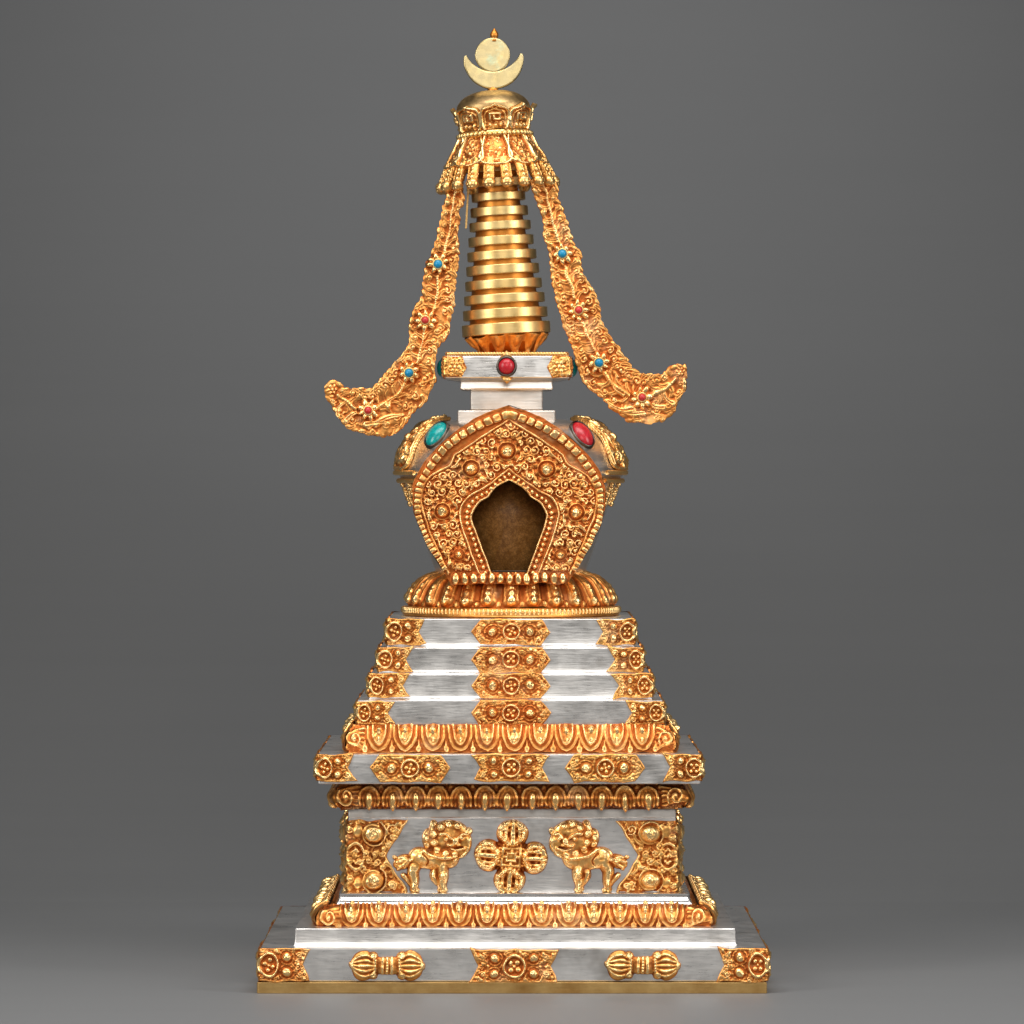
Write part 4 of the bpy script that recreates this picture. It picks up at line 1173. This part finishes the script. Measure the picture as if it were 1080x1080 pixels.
mb = MB(); lathe(mb, [(7, wz(97, 0)), (6, wz(94, 0)), (5, wz(92, 0)), (3, wz(91, 0))], (wx(520, 0), 0), 24); mb.build('moon_socket', 'core_gold', stupa)

# ------------------------------------------------------------------ hanging ribbons
left_out = [(484.4, 198), (487, 215), (485.2, 241.8), (483.6, 268.6), (479.8, 295.5), (477.7, 322.3), (472.3, 351.9), (461.6, 368), (459.7, 384), (456.2, 408), (448, 421.7), (434.7, 435), (424, 451), (410.6, 458), (394.4, 459.3), (375.6, 455), (359.5, 444.5), (348.8, 427), (344.8, 417.6), (347.5, 402.9), (356.9, 404), (366.3, 409.6), (383.7, 411), (397, 408), (407.9, 392), (418.6, 378.7), (430.7, 362.6), (433.4, 338.4), (440, 322.3), (448, 308.9), (449.5, 279.4), (456.2, 268.6), (461.6, 247), (465.6, 225.6), (469.6, 209.5), (474.3, 196)]
right_out = [(585.5, 190), (589.7, 212.8), (598, 235), (605, 254.4), (612.8, 268.3), (613.3, 285), (623, 301.7), (631.4, 321), (635.6, 340.6), (645.3, 357.2), (656.4, 371), (666, 387.8), (680, 396), (699.4, 394.7), (710.6, 386.4), (721.7, 384.4), (723.6, 393.3), (721.7, 410), (713.3, 429.4), (699.4, 442), (682.8, 445.6), (663.3, 443.3), (646.7, 432.2), (638.3, 421), (621.7, 410), (610.6, 393.3), (603.6, 362.8), (593.9, 343.3), (585.5, 310), (580, 285), (577.2, 257.2), (571.7, 232.2), (567.5, 212.8), (562, 191)]
left_st = [(462, 278.8, 'b'), (448.4, 337.9, 'r'), (431.5, 393.5, 'b'), (388.3, 433, 'r')]
right_st = [(593, 267.8, 'b'), (610.3, 327.2, 'r'), (631.7, 382.8, 'b'), (677.2, 419.2, 'r')]
left_sp = [[(480, 199), (475, 230), (469.6, 266)], [(461.6, 292), (460, 310), (458, 328)], [(446.8, 352), (444, 366), (440, 383)], [(427, 405), (417, 417), (401, 429)], [(377, 431), (367, 425), (356, 416)]]
right_sp = [[(573, 195), (581, 225), (590, 255)], [(597, 282), (601, 298), (606, 314)], [(615, 342), (620, 356), (627, 370)], [(638, 396), (650, 408), (664, 416)], [(690, 415), (702, 409), (712, 400)]]
RY = -22.0; RK = kk(RY)
def ribbon(outline, stones, spines, seed):
    rg = rng_of(seed)
    q = lambda p: (wx(p[0], RY), wz(p[1], RY))
    poly = catmull([q(p) for p in outline], 5, closed=True)
    wob = rg.normal(0, 1, len(poly)); wob = np.convolve(np.concatenate([wob, wob, wob]), np.ones(2) / 2, 'same')[len(poly):2 * len(poly)]
    nrm = np.roll(poly, -1, 0) - np.roll(poly, 1, 0); nrm = np.stack([nrm[:, 1], -nrm[:, 0]], -1); nrm /= np.linalg.norm(nrm, axis=1)[:, None] + 1e-9
    poly = poly + nrm * wob[:, None] * .4
    R = Relief(poly[:, 0].min() - 1, poly[:, 0].max() + 1, poly[:, 1].min() - 1, poly[:, 1].max() + 1, .55, poly)
    R.H += 1.9
    R.H += .4 * R.smooth_noise(6, seed)
    ed = resample(np.vstack([poly, poly[:1]]), 8.0)       # leafy edge
    for i in range(len(ed) - 1):
        dx, dy = ed[i + 1] - ed[i]; nx, ny = dy / np.hypot(dx, dy), -dx / np.hypot(dx, dy)
        j = rg.uniform(.2, 2.2)
        for sg in (1, -1):
            if poly_sdf(poly, np.array([[ed[i][0] + sg * 3 * nx]]), np.array([[ed[i][1] + sg * 3 * ny]]))[0, 0] < 0: break
        R.dome(ed[i][0] + sg * j * nx, ed[i][1] + sg * j * ny, rg.uniform(4.0, 5.6), rg.uniform(1.8, 2.6), rg.uniform(1.2, 2.0), math.atan2(dy, dx) + sg * .3, grow=True, p=.5, base=1.8)
    line = []
    for i, sp in enumerate(spines):
        line += sp
        if i < len(stones): line.append(stones[i][:2])
    P = resample(catmull([q(p) for p in line], 8), 1.0)
    T = np.gradient(P, axis=0); T /= np.linalg.norm(T, axis=1)[:, None]; Nn = np.stack([-T[:, 1], T[:, 0]], -1)
    i = 3; alt = 0
    def width(p, n):
        d = np.arange(2, 34, .5); c = p[None] + d[:, None] * n[None]; sd = poly_sdf(poly, c[:, 0], c[:, 1])
        o = np.nonzero(sd > 0)[0]; return d[o[0]] if len(o) else 30
    while i < len(P) - 3:
        for sd in (-1, 1):
            n = Nn[i] * sd; w = width(P[i], n)
            if w < 4: continue
            a = math.atan2(n[1] + T[i, 1] * -.9, n[0] + T[i, 0] * -.9)      # leaves sweep back toward the top
            R.leaf(P[i, 0] + n[0] * 1.6, P[i, 1] + n[1] * 1.6, min(w * .9, 13), min(4.2, 2.0 + w * .14), a, 3.6)
            if w > 8:
                c = P[i] + n * (w * .62) + T[i] * 2.6
                R.spiral(c[0], c[1], .9, min(4.6, w * .27), 1.2, a, 1.5, 3.6, 1.1, sd); R.dome(c[0], c[1], 1.7, None, 4.2)
            if w > 17:
                c = P[i] + n * (w * .84) + T[i] * 1.5; R.leaf(c[0] - T[i, 0] * 4, c[1] - T[i, 1] * 4, 12, 3.4, math.atan2(T[i, 1], T[i, 0]) + sd * .3, 3.6)
        i += 12; alt += 1
    R.stroke(P[::3], 2.0, 2.4, 2.4, base=1.6)
    for w in resample(P, 2.8): R.dome(w[0], w[1], 1.35, None, 3.4, base=1.4)
    # big leaves toward the swept-up tip
    bx, by = q(stones[3][:2]); sd = -1 if outline is left_out else 1
    for (dx, dy, LL, a, w) in ((10, -17, 30, .3, 5.6), (-2, -21, 26, .1, 4.8), (22, 6, 16, .9, 4.4), (-24, -14, 20, .6, 4.8), (-34, -8, 18, 1.0, 4.4)):
        R.leaf(bx + sd * -dx, by + dy * .8, LL, w, (a if sd < 0 else PI - a), 4.6)
    tx, ty = q((350, 409) if sd < 0 else (718, 391)); R.flower(tx - sd * 1, ty - 1, 6.0, 6, 5)
    CL = [(*q((px, py)), 11.0) for (px, py, k) in stones]
    R.fill(700, 2.0, 3.2, 3.4, 2.5, rg, 1.0, CL); R.fill(2200, 1.1, 1.8, 3.0, 2.3, rg, .6, CL)
    for (px, py, k) in stones:
        x, y = q((px, py)); r = 13.5
        R.cut(x, y, r * .92, None, 1.9)
        for i in range(8):
            a = i * PI / 4 + px; R.dome(x + r * .62 * math.cos(a), y + r * .62 * math.sin(a), r * .33, r * .25, 5.0, a, base=2.0)
        R.ring(x, y, r * .36, 1.2, 5.0, base=.8); R.dome(x, y, 4.2, None, 4.6, p=.3)
    bow = lambda v: RY + 0 * v
    mb = R.mesh(MB(), lambda u, v, h: np.stack([u, bow(v) - h, v], -1), base=-3.0, warp=.8)
    n0 = len(mb.v)
    R2 = R; Hs = R.H.copy(); R.H = R.blur(R.H, 2) * .3
    R.mesh(mb, lambda u, v, h: np.stack([u, bow(v) + 3.0 - h * .6, v], -1), skirt=False, warp=.8); mb.q[-1] = mb.q[-1][:, ::-1]
    o = mb.build('ribbon', 'gilt_red', stupa)
    for (px, py, k) in stones:
        x, y = q((px, py))
        cabochon('blue_bead' if k == 'b' else 'red_bead', 'blue_stone' if k == 'b' else 'red_bead', o, (x, RY - 6.2, y), (0, -1, 0), (0, 0, 1), 4.6 if k == 'b' else 4.0, 4.6 if k == 'b' else 4.0, 4.0, 1.3, 'ring_gold', .3)
    return o
ribbon(left_out, left_st, left_sp, 121)
ribbon(right_out, right_st, right_sp, 123)
# thin brass hangers beside the spire
for pts in (((494.5, 190), (493, 214), (491.5, 241)), ((560, 190), (565, 206), (571, 224))):
    mb = MB(); P = catmull([(wx(a, -4), -4, wz(b, -4)) for a, b in pts], 6)
    V = []
    for p in P:
        for dx, dy in ((-1.0, -4), (1.0, -4), (1.0, 4), (-1.0, 4)): V.append((p[0] + dx, p[1] + dy, p[2]))
    mb.add(V, np.vstack([grid_q(len(P), 4, False, True), [[0, 1, 2, 3]], [[len(V) - 4, len(V) - 1, len(V) - 2, len(V) - 3]]]), a=.5)
    mb.build('hanger_strip', 'brass', stupa, smooth=False)

# ------------------------------------------------------------------ table and backdrop
def mat_paper(name, c0, c1, rough, spec):
    m, nt, b = new_mat(name)
    n1 = noise(nt, 3.0, 3)
    n1 = math_n(nt, 'ADD', math_n(nt, 'MULTIPLY', n1, .5), math_n(nt, 'MULTIPLY', noise(nt, 1.0, 4, .6, stretch=(1.2, 34, 1.2)), .5))
    r = ramp(nt, [(.35, c0), (.65, c1)], n1)
    nt.links.new(r.outputs['Color'], b.inputs['Base Color'])
    b.inputs['Roughness'].default_value = rough; b.inputs['Specular IOR Level'].default_value = spec
    bump(nt, noise(nt, 700, 3), .05, .0003, b)
    return m
M['table'] = mat_paper('satin_grey_sweep', (.192, .197, .202), (.200, .205, .210), .55, .35)
M['backdrop'] = M['table']
mb = MB(); yb = 900
mb.add([[-5200, -7500, 0], [5200, -7500, 0], [5200, yb, 0], [-5200, yb, 0]], [[0, 1, 2, 3]])
g = mb.build('table', 'table', None, smooth=False); g['kind'] = 'structure'; g['label'] = 'smooth satin grey table top under the stupa'
mb = MB(); rad = 2300; pr = [(yb, 0)]
for a in np.linspace(0, PI / 2, 24)[1:]: pr.append((yb + rad * math.sin(a), rad - rad * math.cos(a)))
pr.append((yb + rad, 5200))
V = [[sx * 5200, y, zz] for (y, zz) in pr for sx in (-1, 1)]
mb.add(V, grid_q(len(pr), 2)[:, ::-1])
g = mb.build('backdrop', 'backdrop', None); g['kind'] = 'structure'; g['label'] = 'plain dark grey studio backdrop behind the stupa'

# ------------------------------------------------------------------ light
def area(name, loc, target, size, size_y, power, col=(1, 1, 1), spread=None):
    l = bpy.data.lights.new(name, 'AREA'); l.shape = 'RECTANGLE'; l.size = size; l.size_y = size_y; l.energy = power; l.color = col
    if spread: l.spread = math.radians(spread)
    o = bpy.data.objects.new(name, l); COL.objects.link(o); o.location = loc
    from mathutils import Vector
    o.rotation_euler = (Vector(target) - Vector(loc)).to_track_quat('-Z', 'Y').to_euler()
    return o
area('front_softbox', (.10, -2.1, .95), (0, -.15, .2), .85, .7, 9.0, (1, .965, .92))
area('left_softbox', (-1.25, -1.15, .75), (0, 0, .25), .4, 1.0, 6.2, (1, .96, .91), 120)
area('right_softbox', (1.35, -.95, .7), (0, 0, .25), .4, 1.0, 5.4, (1, .96, .92), 120)
area('top_softbox', (0, -.5, 1.3), (0, -.25, 0), 1.2, .5, 7.5, (1, .98, .96), 130)
sp = bpy.data.lights.new('backdrop_spot', 'SPOT'); sp.energy = 27; sp.spot_size = math.radians(56); sp.spot_blend = 1; sp.shadow_soft_size = .25
o = bpy.data.objects.new('backdrop_spot', sp); COL.objects.link(o); o.location = (0, .25, 1.6)
from mathutils import Vector
o.rotation_euler = (Vector((0, 1.6, .62)) - Vector(o.location)).to_track_quat('-Z', 'Y').to_euler()

w = bpy.data.worlds.new('World'); scene.world = w; w.use_nodes = True
bg = w.node_tree.nodes['Background']; bg.inputs['Color'].default_value = (.30, .295, .29, 1); bg.inputs['Strength'].default_value = .28

# ------------------------------------------------------------------ camera
cam = bpy.data.cameras.new('camera'); co = bpy.data.objects.new('camera', cam); COL.objects.link(co)
co.location = (0, (YF - D) * S, ZC * S); co.rotation_euler = (PI / 2, 0, 0)
cam.sensor_width = 36; cam.lens = 36 * D / 1080; cam.shift_y = -(540 - HZ) / 1080; cam.clip_start = .05; cam.clip_end = 60
scene.camera = co
scene.view_settings.view_transform = 'Standard'; scene.view_settings.look = 'None'; scene.view_settings.exposure = 0
scene.render.engine = 'CYCLES'
scene.cycles.use_denoising = True
scene.cycles.max_bounces = 6
